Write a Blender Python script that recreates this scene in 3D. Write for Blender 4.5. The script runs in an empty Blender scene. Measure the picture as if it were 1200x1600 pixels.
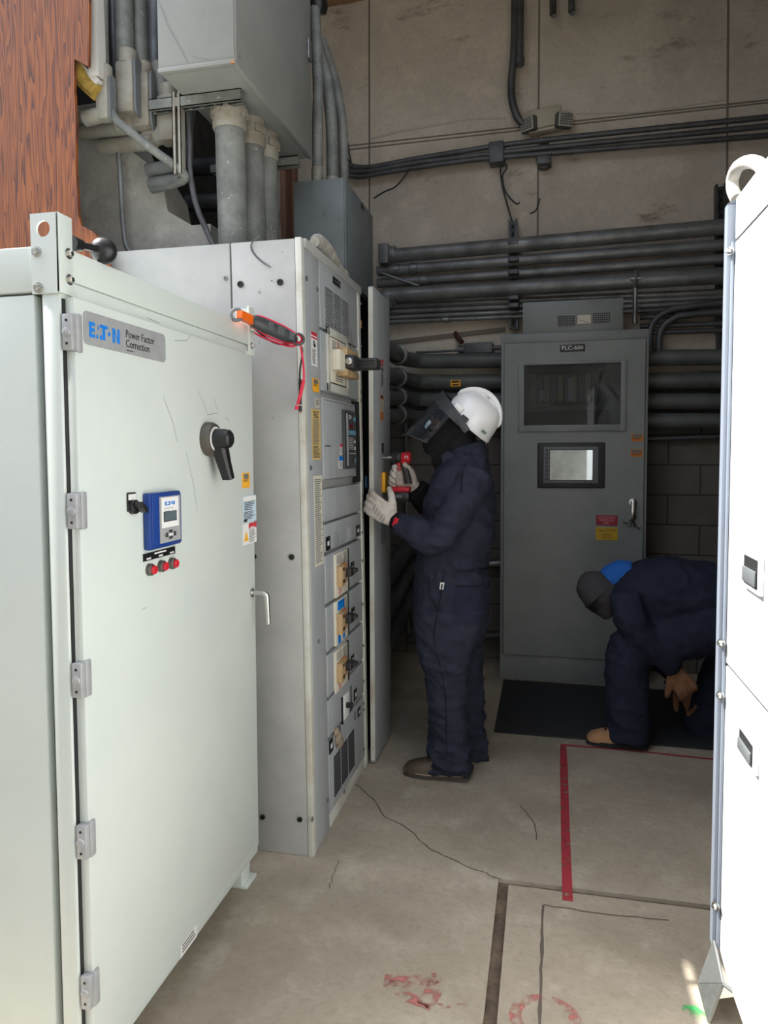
import bpy, bmesh, math, random
from mathutils import Vector, Matrix, noise
random.seed(7)
SC = bpy.context.scene
COL = SC.collection
V = Vector
PI = math.pi
# ------------------------------------------------------------------ camera
FPX, PCX, PCY, EYE = 1120.0, 600.0, 767.643, 1.49      # a 24 mm equivalent phone lens held 1.49 m above the floor
_d = V((852 - PCX, 706 - PCY, FPX)).normalized()        # aisle direction seen by the lens (x right, y down, z forward)
_g = V((690 - PCX, 21485 - PCY, FPX)).normalized()      # plumb direction
_x = _g.cross(_d).normalized()
if _x.x < 0: _x = -_x
ROT = Matrix((_x, _d, -_g))
CAM = V((0, 0, EYE))
cam = bpy.data.cameras.new('camera'); cam_o = bpy.data.objects.new('camera', cam); COL.objects.link(cam_o)
cam.sensor_fit = 'VERTICAL'; cam.sensor_height = 24; cam.lens = 24 * FPX / 1600
cam.shift_y = -(800 - PCY) / 1600
cam.clip_start = .05; cam.clip_end = 200
_c0, _c1, _c2 = (ROT @ V((1, 0, 0))), (ROT @ V((0, -1, 0))), (ROT @ V((0, 0, -1)))
cam_o.matrix_world = Matrix(((_c0.x, _c1.x, _c2.x, 0), (_c0.y, _c1.y, _c2.y, 0), (_c0.z, _c1.z, _c2.z, EYE), (0, 0, 0, 1)))
SC.camera = cam_o
def onP(px, py, p0, n):
    r = ROT @ V((px - PCX, py - PCY, FPX)); n = V(n)
    return CAM + r * ((V(p0) - CAM).dot(n) / r.dot(n))
def onX(px, py, x): return onP(px, py, (x, 0, 0), (1, 0, 0))
def onY(px, py, y): return onP(px, py, (0, y, 0), (0, 1, 0))
def onZ(px, py, z=0): return onP(px, py, (0, 0, z), (0, 0, 1))
# ------------------------------------------------------------------ materials
def lin(c):
    c = [x / 255 for x in c]
    return tuple(x / 12.92 if x <= .04045 else ((x + .055) / 1.055) ** 2.4 for x in c) + (1,)
def mat(name, col, rough=.5, metal=0.0, col2=None, vs=3.0, lo=.4, hi=.65, stretch=(1, 1, 1), bump=0.0, bs=80.0, spec=.5,
        speck=None, ss=40.0, st=.66, rvar=0.0, coat=0.0):
    m = bpy.data.materials.new(name); m.use_nodes = True
    N, L = m.node_tree.nodes, m.node_tree.links
    b = N['Principled BSDF']
    b.inputs['Base Color'].default_value = lin(col); b.inputs['Roughness'].default_value = rough
    b.inputs['Metallic'].default_value = metal; b.inputs['Specular IOR Level'].default_value = spec
    b.inputs['Coat Weight'].default_value = coat
    if col2 or bump or speck or rvar:
        tc = N.new('ShaderNodeTexCoord'); mp = N.new('ShaderNodeMapping'); mp.inputs['Scale'].default_value = stretch
        L.new(tc.outputs['Object'], mp.inputs['Vector'])
    src = None
    if col2 or rvar:
        t = N.new('ShaderNodeTexNoise'); t.inputs['Scale'].default_value = vs; t.inputs['Detail'].default_value = 8; t.inputs['Roughness'].default_value = .65
        L.new(mp.outputs[0], t.inputs['Vector'])
        r = N.new('ShaderNodeMapRange'); r.inputs['From Min'].default_value = lo; r.inputs['From Max'].default_value = hi
        L.new(t.outputs['Fac'], r.inputs['Value'])
        if col2:
            mx = N.new('ShaderNodeMix'); mx.data_type = 'RGBA'
            mx.inputs['A'].default_value = lin(col); mx.inputs['B'].default_value = lin(col2)
            L.new(r.outputs[0], mx.inputs['Factor']); src = mx.outputs['Result']
        if rvar:
            rr = N.new('ShaderNodeMapRange'); rr.inputs['To Min'].default_value = max(.03, rough - rvar); rr.inputs['To Max'].default_value = min(1, rough + rvar)
            L.new(r.outputs[0], rr.inputs['Value']); L.new(rr.outputs[0], b.inputs['Roughness'])
    if speck:
        t2 = N.new('ShaderNodeTexNoise'); t2.inputs['Scale'].default_value = ss; t2.inputs['Detail'].default_value = 4
        L.new(mp.outputs[0], t2.inputs['Vector'])
        r2 = N.new('ShaderNodeMapRange'); r2.inputs['From Min'].default_value = st; r2.inputs['From Max'].default_value = st + .06
        L.new(t2.outputs['Fac'], r2.inputs['Value'])
        mx2 = N.new('ShaderNodeMix'); mx2.data_type = 'RGBA'; mx2.inputs['A'].default_value = lin(col); mx2.inputs['B'].default_value = lin(speck)
        if src: L.new(src, mx2.inputs['A'])
        L.new(r2.outputs[0], mx2.inputs['Factor']); src = mx2.outputs['Result']
    if src: L.new(src, b.inputs['Base Color'])
    if bump:
        t3 = N.new('ShaderNodeTexNoise'); t3.inputs['Scale'].default_value = bs; t3.inputs['Detail'].default_value = 5
        L.new(mp.outputs[0], t3.inputs['Vector'])
        bn = N.new('ShaderNodeBump'); bn.inputs['Strength'].default_value = bump; bn.inputs['Distance'].default_value = .01
        L.new(t3.outputs['Fac'], bn.inputs['Height']); L.new(bn.outputs[0], b.inputs['Normal'])
    return m
# ------------------------------------------------------------------ mesh builder
class MB:
    def __init__(s): s.v = []; s.f = []; s.m = []
    def add(s, vs, fs, mi=0):
        k = len(s.v); s.v += [V(p) for p in vs]
        for f in fs: s.f.append([i + k for i in f]); s.m.append(mi)
        return s
    def bm(s, b, mi=0):
        b.verts.index_update(); s.add([v.co.copy() for v in b.verts], [[v.index for v in f.verts] for f in b.faces], mi); b.free(); return s
    def obox(s, o, u, v, n, a0, a1, b0, b1, d0, d1, mi=0, bev=0.0, seg=2):
        o, u, v, n = V(o), V(u), V(v), V(n)
        P = [o + u * a + v * b + n * d for d in (d0, d1) for b in (b0, b1) for a in (a0, a1)]
        F = [(0, 2, 3, 1), (4, 5, 7, 6), (0, 1, 5, 4), (2, 6, 7, 3), (0, 4, 6, 2), (1, 3, 7, 5)]
        if bev <= 0:
            return s.add(P, F, mi)
        b = bmesh.new(); vv = [b.verts.new(p) for p in P]
        for f in F: b.faces.new([vv[i] for i in f])
        bev = min(bev, .49 * min(abs(a1 - a0), abs(b1 - b0), abs(d1 - d0)))
        bmesh.ops.bevel(b, geom=list(b.edges), offset=bev, segments=seg, profile=.5, affect='EDGES')
        return s.bm(b, mi)
    def box(s, x0, x1, y0, y1, z0, z1, mi=0, bev=0.0):
        return s.obox((0, 0, 0), (1, 0, 0), (0, 1, 0), (0, 0, 1), x0, x1, y0, y1, z0, z1, mi, bev)
    def prism(s, pts, dvec, mi=0):
        n = len(pts); d = V(dvec); A = [V(p) for p in pts]
        return s.add(A + [p + d for p in A], [list(range(n))[::-1], list(range(n, 2 * n))] + [(i, (i + 1) % n, (i + 1) % n + n, i + n) for i in range(n)], mi)
    def loft(s, rings, mi=0, cap=True):
        n = len(rings[0]); vs = [p for r in rings for p in r]; fs = []
        for k in range(len(rings) - 1):
            for i in range(n):
                j = (i + 1) % n; fs.append((k * n + i, k * n + j, (k + 1) * n + j, (k + 1) * n + i))
        if cap: fs.append(list(range(n))[::-1]); fs.append([(len(rings) - 1) * n + i for i in range(n)])
        return s.add(vs, fs, mi)
    def tube(s, path, r, seg=12, mi=0, cap=True, sm=0, flat=1.0):
        P = [V(p) for p in path]
        R = list(r) if hasattr(r, '__len__') else [r] * len(P)
        if sm:
            Q, RR = [], []
            for i in range(len(P) - 1):
                p0, p1, p2, p3 = P[max(i - 1, 0)], P[i], P[i + 1], P[min(i + 2, len(P) - 1)]
                for k in range(sm):
                    t = k / sm
                    Q.append(.5 * ((2 * p1) + (p2 - p0) * t + (2 * p0 - 5 * p1 + 4 * p2 - p3) * t * t + (3 * p1 - p0 - 3 * p2 + p3) * t ** 3))
                    RR.append(R[i] * (1 - t) + R[i + 1] * t)
            Q.append(P[-1]); RR.append(R[-1]); P, R = Q, RR
        T = []
        for i in range(len(P)):
            a = P[min(i + 1, len(P) - 1)] - P[max(i - 1, 0)]
            T.append(a.normalized() if a.length > 1e-9 else V((0, 0, 1)))
        u = T[0].orthogonal().normalized()
        rings = []
        for i in range(len(P)):
            u = (u - T[i] * u.dot(T[i]))
            u = u.normalized() if u.length > 1e-6 else T[i].orthogonal().normalized()
            w = T[i].cross(u)
            rings.append([P[i] + (u * math.cos(2 * PI * k / seg) + w * math.sin(2 * PI * k / seg) * flat) * R[i] for k in range(seg)])
        return s.loft(rings, mi, cap)
    def cyl(s, p0, p1, r, seg=16, mi=0, r1=None): return s.tube([p0, p1], [r, r if r1 is None else r1], seg, mi)
    def lathe(s, o, ax, prof, seg=24, mi=0):
        o, ax = V(o), V(ax).normalized(); u = ax.orthogonal().normalized(); w = ax.cross(u)
        return s.loft([[o + ax * h + (u * math.cos(2 * PI * k / seg) + w * math.sin(2 * PI * k / seg)) * max(r, 1e-5) for k in range(seg)] for h, r in prof], mi)
    def ball(s, o, r, mi=0, su=16, sv=10, ax=(1, 0, 0), ay=(0, 1, 0), az=(0, 0, 1)):
        r = r if hasattr(r, '__len__') else (r, r, r); o, ax, ay, az = V(o), V(ax), V(ay), V(az)
        rings = []
        for j in range(sv + 1):
            t = PI * (j / sv) - PI / 2; c = max(math.cos(t), .004)
            rings.append([o + ax * r[0] * c * math.cos(2 * PI * k / su) + ay * r[1] * c * math.sin(2 * PI * k / su) + az * r[2] * math.sin(t) for k in range(su)])
        return s.loft(rings, mi)
    def torus(s, o, ax, R, r, seg=24, ts=10, mi=0, a0=0.0, a1=2 * PI, u=None):
        o, ax = V(o), V(ax).normalized(); u = V(u).normalized() if u else ax.orthogonal().normalized(); w = ax.cross(u)
        full = abs(a1 - a0 - 2 * PI) < 1e-6; K = seg if full else seg + 1
        rings = []
        for k in range(K):
            t = a0 + (a1 - a0) * k / seg; d = u * math.cos(t) + w * math.sin(t)
            rings.append([o + d * (R + r * math.cos(2 * PI * j / ts)) + ax * r * math.sin(2 * PI * j / ts) for j in range(ts)])
        if full: rings.append(rings[0])
        return s.loft(rings, mi, not full)
    def build(s, name, mats, parent=None, ang=35.0):
        me = bpy.data.meshes.new(name)
        off = V((0, 0, 0)); q = parent
        while q: off = off + q.location; q = q.parent
        me.from_pydata([p - off for p in s.v], [], s.f)
        mats = mats if isinstance(mats, (list, tuple)) else [mats]
        for m in mats: me.materials.append(m)
        me.polygons.foreach_set('material_index', s.m)
        b = bmesh.new(); b.from_mesh(me); bmesh.ops.recalc_face_normals(b, faces=b.faces); b.to_mesh(me); b.free()
        me.polygons.foreach_set('use_smooth', [True] * len(me.polygons))
        me.set_sharp_from_angle(angle=math.radians(ang)); me.update()
        o = bpy.data.objects.new(name, me); COL.objects.link(o)
        if parent: o.parent = parent
        return o
def tag(o, label, cat, group=None, kind=None):
    o['label'] = label; o['category'] = cat
    if group: o['group'] = group
    if kind: o['kind'] = kind
    return o
def thing(name, label, cat, loc, group=None):
    o = bpy.data.objects.new(name, None); COL.objects.link(o); o.location = loc
    o.matrix_world = Matrix.Translation(V(loc)); o.empty_display_size = .1
    return tag(o, label, cat, group)
def struct(o): o['kind'] = 'structure'; return o
def reskin(mb, voxel, it=6, fac=.5, fn=None):
    """Fuse overlapping closed shapes into one continuous skin, smooth it, then push it about with fn(p, n)."""
    me = bpy.data.meshes.new('t'); me.from_pydata(mb.v, [], mb.f)
    b = bmesh.new(); b.from_mesh(me); bmesh.ops.recalc_face_normals(b, faces=b.faces); b.to_mesh(me); b.free()
    o = bpy.data.objects.new('t', me); COL.objects.link(o)
    r = o.modifiers.new('r', 'REMESH'); r.mode = 'VOXEL'; r.voxel_size = voxel
    q = o.modifiers.new('s', 'SMOOTH'); q.iterations = it; q.factor = fac
    dg = bpy.context.evaluated_depsgraph_get(); dg.update()
    m2 = bpy.data.meshes.new_from_object(o.evaluated_get(dg))
    bpy.data.objects.remove(o); bpy.data.meshes.remove(me)
    out = MB(); nn = [v.normal.copy() for v in m2.vertices]; vs = [v.co.copy() for v in m2.vertices]
    if fn: vs = [p + n * fn(p, n) for p, n in zip(vs, nn)]
    out.add(vs, [list(p.vertices) for p in m2.polygons]); bpy.data.meshes.remove(m2)
    return out
def text_mb(s, size, o, u, v, align='CENTER', xs=1.0, d=.0006, mb=None, mi=0, bold=0.0):
    c = bpy.data.curves.new('t', 'FONT'); c.body = s; c.size = size; c.align_x = align; c.align_y = 'CENTER'; c.extrude = .0003; c.offset = bold
    c.resolution_u = 3
    ob = bpy.data.objects.new('t', c); COL.objects.link(ob)
    dg = bpy.context.evaluated_depsgraph_get(); dg.update()
    me = bpy.data.meshes.new_from_object(ob.evaluated_get(dg))
    u, v, o = V(u), V(v), V(o); n = u.cross(v)
    mb = mb or MB()
    mb.add([o + u * (p.co.x * xs) + v * p.co.y + n * (p.co.z + d) for p in me.vertices], [list(p.vertices) for p in me.polygons], mi)
    bpy.data.objects.remove(ob); bpy.data.curves.remove(c); bpy.data.meshes.remove(me)
    return mb
class Face:
    """A flat face of a cabinet: a runs along u, b up along v, d out along n."""
    def __init__(s, o, u, v, n): s.o, s.u, s.v, s.n = V(o), V(u).normalized(), V(v).normalized(), V(n).normalized()
    def px(s, x, y):
        p = onP(x, y, s.o, s.n) - s.o; return p.dot(s.u), p.dot(s.v)
    def pt(s, a, b, d=0.0): return s.o + s.u * a + s.v * b + s.n * d
    def at(s, x, y, d=0.0): a, b = s.px(x, y); return s.pt(a, b, d)
    def box(s, mb, a0, a1, b0, b1, d0=0.0, d1=.002, mi=0, bev=0.0, seg=2):
        return mb.obox(s.o, s.u, s.v, s.n, a0, a1, b0, b1, d0, d1, mi, bev, seg)
    def rect(s, xl, xr, yt, yb):            # yt and yb read at the left edge
        a0, b1 = s.px(xl, yt); b0 = s.px(xl, yb)[1]; a1 = s.px(xr, (yt + yb) / 2)[0]
        return a0, a1, b0, b1
    def pbox(s, mb, xl, xr, yt, yb, d0=0.0, d1=.002, mi=0, bev=0.0):
        a0, a1, b0, b1 = s.rect(xl, xr, yt, yb); s.box(mb, a0, a1, b0, b1, d0, d1, mi, bev); return a0, a1, b0, b1
    def lines(s, mb, a0, a1, b0, b1, n, d, mi, fill=.45, jag=.35):      # rows of small print
        h = (b1 - b0) / n
        for i in range(n):
            y = b1 - h * (i + .5); x1 = a1 - (a1 - a0) * random.random() * jag
            s.box(mb, a0, x1, y - h * fill / 2, y + h * fill / 2, d, d + .0003, mi)
    def text(s, t, size, a, b, m, parent, name='lettering', align='CENTER', xs=1.0, d=.0006, bold=0.0):
        return text_mb(t, size, s.pt(a, b), s.u, s.v, align, xs, d, bold=bold).build(name, m, parent)
M = {}
M['cab'] = mat('cabinet_paint', (206, 213, 206), .38, col2=(200, 208, 202), vs=2.5, bump=.02, bs=300)
M['cab_side'] = M['cab']
M['swb'] = mat('switchboard_paint', (172, 172, 168), .45, col2=(158, 158, 155), vs=5, lo=.38, hi=.7, speck=(135, 133, 128), ss=22, st=.70, bump=.03, bs=200)
M['swbf'] = mat('switchboard_front_paint', (166, 170, 171), .42, col2=(154, 159, 161), vs=4, stretch=(1, 3, .5), bump=.02, bs=200)
M['dirty'] = mat('dirty_cream_paint', (198, 198, 188), .5, col2=(160, 146, 122), vs=4, lo=.5, hi=.8)
M['plc'] = mat('grey_enamel', (134, 138, 136), .42, col2=(124, 128, 126), vs=3, speck=(138, 142, 140), ss=9, st=.68)
M['box'] = mat('pull_box_paint', (136, 137, 131), .5, col2=(125, 127, 122), vs=3, speck=(112, 110, 104), ss=14, st=.7)
M['wire'] = mat('wireway_paint', (112, 119, 121), .5, col2=(98, 104, 105), vs=4, speck=(80, 80, 78), ss=16, st=.68)
M['white'] = mat('white_enamel', (232, 234, 236), .4, col2=(226, 229, 231), vs=2)
M['galv'] = mat('galvanised_steel', (150, 152, 150), .45, .75, col2=(112, 114, 112), vs=9, rvar=.12)
M['galv2'] = mat('weathered_galvanised_steel', (132, 134, 128), .6, .2, col2=(106, 108, 103), vs=7, lo=.4, hi=.6, speck=(158, 160, 154), ss=60, st=.64)
M['fit'] = mat('dusty_aluminium', (156, 153, 142), .6, .2, col2=(134, 124, 108), vs=10, speck=(120, 92, 74), ss=26, st=.68)
M['dull'] = mat('dull_zinc', (128, 130, 130), .42, .3, col2=(98, 98, 98), vs=6, rvar=.1)
M['dark'] = mat('dark_conduit', (92, 94, 96), .45, .3, col2=(68, 68, 70), vs=6)
M['bigp'] = mat('grey_pvc_conduit', (98, 102, 100), .45, col2=(80, 82, 80), vs=5)
M['steel'] = mat('bright_steel', (196, 196, 192), .25, 1.0)
M['blk'] = mat('black_plastic', (26, 26, 27), .35)
M['blk2'] = mat('worn_black_plastic', (44, 44, 44), .5)
M['void'] = mat('dark_interior', (22, 22, 23), .9)
M['dark_wall'] = mat('dark_left_wall', (52, 48, 44), .9, col2=(30, 28, 26), vs=8)  # very dark mottled brown for the left wall
M['ink'] = mat('print_ink', (40, 40, 42), .7)
M['lb'] = mat('white_vinyl', (232, 232, 228), .5)
M['paper'] = mat('yellowed_paper', (214, 188, 128), .7, col2=(196, 162, 98), vs=8)
M['cream'] = mat('cream_paper', (214, 208, 190), .7)
M['yel'] = mat('yellow_vinyl', (248, 178, 30), .45)
M['yel2'] = mat('yellow_engraved_plastic', (200, 160, 30), .5)
M['oran'] = mat('orange_vinyl', (190, 112, 34), .5)
M['red'] = mat('red_vinyl', (200, 30, 46), .45)
M['mar'] = mat('maroon_engraved_plastic', (146, 24, 46), .5)
M['pinkink'] = mat('pale_red_ink', (226, 150, 158), .6)
M['blue'] = mat('blue_plastic', (22, 60, 132), .35)
M['cyan'] = mat('bright_blue_print', (0, 122, 214), .5)
M['lblue'] = mat('pale_blue_label', (196, 216, 226), .5)
M['silver'] = mat('brushed_silver_plate', (172, 174, 174), .45, .25, col2=(160, 162, 162), vs=3, stretch=(1, 8, 8))
M['gscreen'] = mat('grey_lcd', (92, 106, 110), .2)
M['gpad'] = mat('grey_keypad', (160, 162, 162), .5)
M['tan'] = mat('tan_plastic', (190, 160, 118), .55, col2=(166, 138, 100), vs=20)
M['tan2'] = mat('brown_stained_plastic', (170, 120, 84), .6)
M['ora'] = mat('orange_plastic', (240, 104, 14), .4)
M['redc'] = mat('red_lead_insulation', (212, 30, 62), .4)
M['dgrey'] = mat('charcoal_plastic', (58, 60, 62), .45)
M['mgrey'] = mat('mid_grey_plastic', (104, 108, 110), .45)
M['navy'] = mat('navy_cotton', (47, 50, 64), .9, col2=(39, 42, 54), vs=14, bump=.25, bs=240, spec=.2)
M['navy2'] = mat('navy_work_cloth', (40, 44, 60), .9, col2=(34, 37, 51), vs=10, bump=.2, bs=200, spec=.2)
M['knit'] = mat('black_knit', (36, 35, 36), .95, bump=.3, bs=400, spec=.1)
M['knit2'] = mat('charcoal_knit', (70, 68, 70), .95, bump=.3, bs=300, spec=.1)
M['glove'] = mat('white_leather', (206, 198, 188), .8, col2=(176, 164, 150), vs=24, lo=.45, hi=.7, bump=.4, bs=70)
M['tglove'] = mat('tan_leather', (138, 98, 70), .85, col2=(116, 80, 56), vs=20)
M['boot'] = mat('brown_leather', (84, 70, 56), .5, col2=(64, 52, 42), vs=10, bump=.15, bs=90)
M['sole'] = mat('dark_rubber_sole', (66, 60, 54), .8)
M['welt'] = mat('welt_stitching', (150, 134, 110), .8)
M['tboot'] = mat('tan_suede', (176, 134, 96), .9, col2=(150, 112, 80), vs=14)
M['hat'] = mat('glossy_white_shell', (240, 240, 240), .22, coat=.3)
M['skin'] = mat('skin', (196, 146, 122), .55)
M['bhood'] = mat('bright_blue_cloth', (24, 92, 176), .85, bump=.2, bs=200)
M['rubber'] = mat('black_rubber', (38, 39, 42), .8, bump=.2, bs=120)
M['hose'] = mat('worn_cream_hose', (206, 202, 194), .5, col2=(180, 176, 168), vs=10)
M['tape'] = mat('white_wrap', (190, 186, 176), .7, col2=(150, 144, 132), vs=20, bump=.4, bs=60)
M['wood'] = mat('brown_timber', (150, 110, 86), .7, col2=(116, 80, 60), vs=5, stretch=(8, 8, .6))
M['wstrip'] = mat('white_painted_wood', (196, 192, 184), .6)
M['foam'] = mat('yellow_foam', (172, 142, 60), .9, col2=(120, 92, 40), vs=20, bump=.8, bs=50)
M['green'] = mat('green_tape', (70, 150, 90), .5)
M['rust'] = mat('rusty_steel', (88, 52, 38), .8, col2=(58, 36, 28), vs=14)
M['beam'] = mat('tan_painted_beam', (172, 138, 104), .7, col2=(150, 118, 88), vs=4)
M['hvy'] = mat('hi_vis_yellow', (198, 220, 60), .6)

def see_through(name, col, tint, gloss=.12, rough=.05, ior=1.5):
    m = bpy.data.materials.new(name); m.use_nodes = True; N, L = m.node_tree.nodes, m.node_tree.links
    N.clear(); out = N.new('ShaderNodeOutputMaterial'); t = N.new('ShaderNodeBsdfTransparent'); t.inputs[0].default_value = tint
    g = N.new('ShaderNodeBsdfGlossy'); g.inputs['Roughness'].default_value = rough
    d = N.new('ShaderNodeBsdfDiffuse'); d.inputs[0].default_value = col
    a = N.new('ShaderNodeMixShader'); a.inputs[0].default_value = .35; L.new(t.outputs[0], a.inputs[1]); L.new(d.outputs[0], a.inputs[2])
    fr = N.new('ShaderNodeFresnel'); fr.inputs['IOR'].default_value = ior
    ad = N.new('ShaderNodeMath'); ad.operation = 'ADD'; ad.inputs[1].default_value = gloss; L.new(fr.outputs[0], ad.inputs[0])
    b = N.new('ShaderNodeMixShader'); L.new(ad.outputs[0], b.inputs[0]); L.new(a.outputs[0], b.inputs[1]); L.new(g.outputs[0], b.inputs[2])
    L.new(b.outputs[0], out.inputs[0]); return m
M['shield'] = see_through('tinted_shield', (.035, .045, .06, 1), (.42, .48, .56, 1), .03)
M['pane'] = see_through('window_acrylic', (.05, .05, .05, 1), (.8, .82, .82, 1), .0, .02, 1.3)
def mirror(name, col, rough):
    m = mat(name, col, rough, 1.0); return m
M['glass_screen'] = mirror('switched_off_glass_screen', (150, 156, 158), .03)

def plywood():
    m = bpy.data.materials.new('stained_plywood'); m.use_nodes = True; N, L = m.node_tree.nodes, m.node_tree.links; b = N['Principled BSDF']
    tc = N.new('ShaderNodeTexCoord'); mp = N.new('ShaderNodeMapping'); mp.inputs['Scale'].default_value = (9, 1, .55); L.new(tc.outputs['Object'], mp.inputs[0])
    n1 = N.new('ShaderNodeTexNoise'); n1.inputs['Scale'].default_value = 1.6; n1.inputs['Detail'].default_value = 3; L.new(mp.outputs[0], n1.inputs['Vector'])
    mu = N.new('ShaderNodeMath'); mu.operation = 'MULTIPLY'; mu.inputs[1].default_value = 16; L.new(n1.outputs['Fac'], mu.inputs[0])
    fr = N.new('ShaderNodeMath'); fr.operation = 'FRACT'; L.new(mu.outputs[0], fr.inputs[0])
    mp2 = N.new('ShaderNodeMapping'); mp2.inputs['Scale'].default_value = (90, 1, 3); L.new(tc.outputs['Object'], mp2.inputs[0])
    n2 = N.new('ShaderNodeTexNoise'); n2.inputs['Scale'].default_value = 2; n2.inputs['Detail'].default_value = 4; L.new(mp2.outputs[0], n2.inputs['Vector'])
    ad = N.new('ShaderNodeMath'); ad.operation = 'MULTIPLY'; L.new(fr.outputs[0], ad.inputs[0]); L.new(n2.outputs['Fac'], ad.inputs[1])
    cr = N.new('ShaderNodeValToRGB'); e = cr.color_ramp.elements
    e[0].position = .12; e[0].color = lin((140, 78, 30)); e[1].position = .5; e[1].color = lin((78, 36, 15))
    k = cr.color_ramp.elements.new(.3); k.color = lin((118, 60, 21))
    L.new(ad.outputs[0], cr.inputs[0]); L.new(cr.outputs[0], b.inputs['Base Color']); b.inputs['Roughness'].default_value = .5
    return m
M['ply'] = plywood()

def concrete(name, c1, c2, c3, brick=False, streak=False, rough=.85, zfade=None):
    m = bpy.data.materials.new(name); m.use_nodes = True; N, L = m.node_tree.nodes, m.node_tree.links; b = N['Principled BSDF']
    b.inputs['Roughness'].default_value = rough; b.inputs['Specular IOR Level'].default_value = .3
    tc = N.new('ShaderNodeTexCoord'); vec = tc.outputs['Object']
    def nz(s, det=8, ro=.65, st=None):
        t = N.new('ShaderNodeTexNoise'); t.inputs['Scale'].default_value = s; t.inputs['Detail'].default_value = det; t.inputs['Roughness'].default_value = ro
        if st:
            mp = N.new('ShaderNodeMapping'); mp.inputs['Scale'].default_value = st; L.new(vec, mp.inputs[0]); L.new(mp.outputs[0], t.inputs['Vector'])
        else: L.new(vec, t.inputs['Vector'])
        return t.outputs['Fac']
    def rng(s, lo, hi, a=0.0, c=1.0):
        r = N.new('ShaderNodeMapRange'); r.inputs['From Min'].default_value = lo; r.inputs['From Max'].default_value = hi
        r.inputs['To Min'].default_value = a; r.inputs['To Max'].default_value = c; L.new(s, r.inputs['Value']); return r.outputs[0]
    def mix(f, a, c):
        x = N.new('ShaderNodeMix'); x.data_type = 'RGBA'; L.new(f, x.inputs['Factor'])
        for k, q in (('A', a), ('B', c)):
            if isinstance(q, tuple): x.inputs[k].default_value = q
            else: L.new(q, x.inputs[k])
        return x.outputs['Result']
    col = mix(rng(nz(1.3), .35, .68), lin(c1), lin(c2))
    col = mix(rng(nz(5.5), .52, .75, 0, .75), col, lin(c3))
    col = mix(rng(nz(38, 6), .5, .8, 0, .35), col, lin(tuple(int(x * .6) for x in c1)))
    if streak: col = mix(rng(nz(2.2, 6, .7, (1, 1, 2.8)), .60, .72, 0, .7), col, lin((104, 78, 58)))
    h = nz(60, 6)
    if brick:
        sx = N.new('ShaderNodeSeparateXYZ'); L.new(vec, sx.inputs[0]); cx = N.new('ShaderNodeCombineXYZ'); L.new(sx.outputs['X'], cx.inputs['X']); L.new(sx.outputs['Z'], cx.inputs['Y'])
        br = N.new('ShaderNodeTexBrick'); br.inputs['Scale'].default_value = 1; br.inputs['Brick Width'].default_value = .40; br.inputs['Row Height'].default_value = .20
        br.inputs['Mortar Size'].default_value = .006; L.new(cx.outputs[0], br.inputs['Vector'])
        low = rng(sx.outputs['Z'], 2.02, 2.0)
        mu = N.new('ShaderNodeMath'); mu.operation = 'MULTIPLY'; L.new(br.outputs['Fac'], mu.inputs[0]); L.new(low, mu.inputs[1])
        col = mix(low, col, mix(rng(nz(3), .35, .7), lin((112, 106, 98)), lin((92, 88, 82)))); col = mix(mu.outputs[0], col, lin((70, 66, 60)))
    L.new(col, b.inputs['Base Color'])
    bn = N.new('ShaderNodeBump'); bn.inputs['Strength'].default_value = .35; bn.inputs['Distance'].default_value = .01; L.new(h, bn.inputs['Height']); L.new(bn.outputs[0], b.inputs['Normal'])
    return m
M['floor'] = concrete('worn_concrete_floor', (174, 163, 146), (142, 132, 116), (188, 179, 164), rough=.7)
M['joint'] = mat('dirt_filled_joint', (112, 96, 80), .95, col2=(74, 64, 54), vs=20)
M['crack'] = mat('floor_crack', (92, 84, 74), .95)
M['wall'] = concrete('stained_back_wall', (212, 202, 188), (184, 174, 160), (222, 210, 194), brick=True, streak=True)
M['rough'] = concrete('rough_concrete', (182, 180, 172), (132, 130, 122), (206, 204, 196))
M['asphalt'] = mat('low_bounce_asphalt', (96, 94, 92), .9, col2=(80, 78, 76), vs=3, bump=.4, bs=90)
M['roof'] = mat('roof_underside', (196, 190, 180), .9)
def paint(name, col, cover):
    m = bpy.data.materials.new(name); m.use_nodes = True; N, L = m.node_tree.nodes, m.node_tree.links; b = N['Principled BSDF']
    b.inputs['Base Color'].default_value = lin(col); b.inputs['Roughness'].default_value = .7
    tc = N.new('ShaderNodeTexCoord'); t = N.new('ShaderNodeTexNoise'); t.inputs['Scale'].default_value = 28; t.inputs['Detail'].default_value = 8; L.new(tc.outputs['Object'], t.inputs['Vector'])
    r = N.new('ShaderNodeMapRange'); r.inputs['From Min'].default_value = cover - .12; r.inputs['From Max'].default_value = cover + .12
    L.new(t.outputs['Fac'], r.inputs['Value']); L.new(r.outputs[0], b.inputs['Alpha']); return m
M['rline'] = paint('red_line_paint', (160, 48, 58), .36)
M['rspray'] = paint('faded_red_spray', (180, 112, 104), .56)
M['gspray'] = paint('green_spray', (70, 170, 96), .48)
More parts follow.
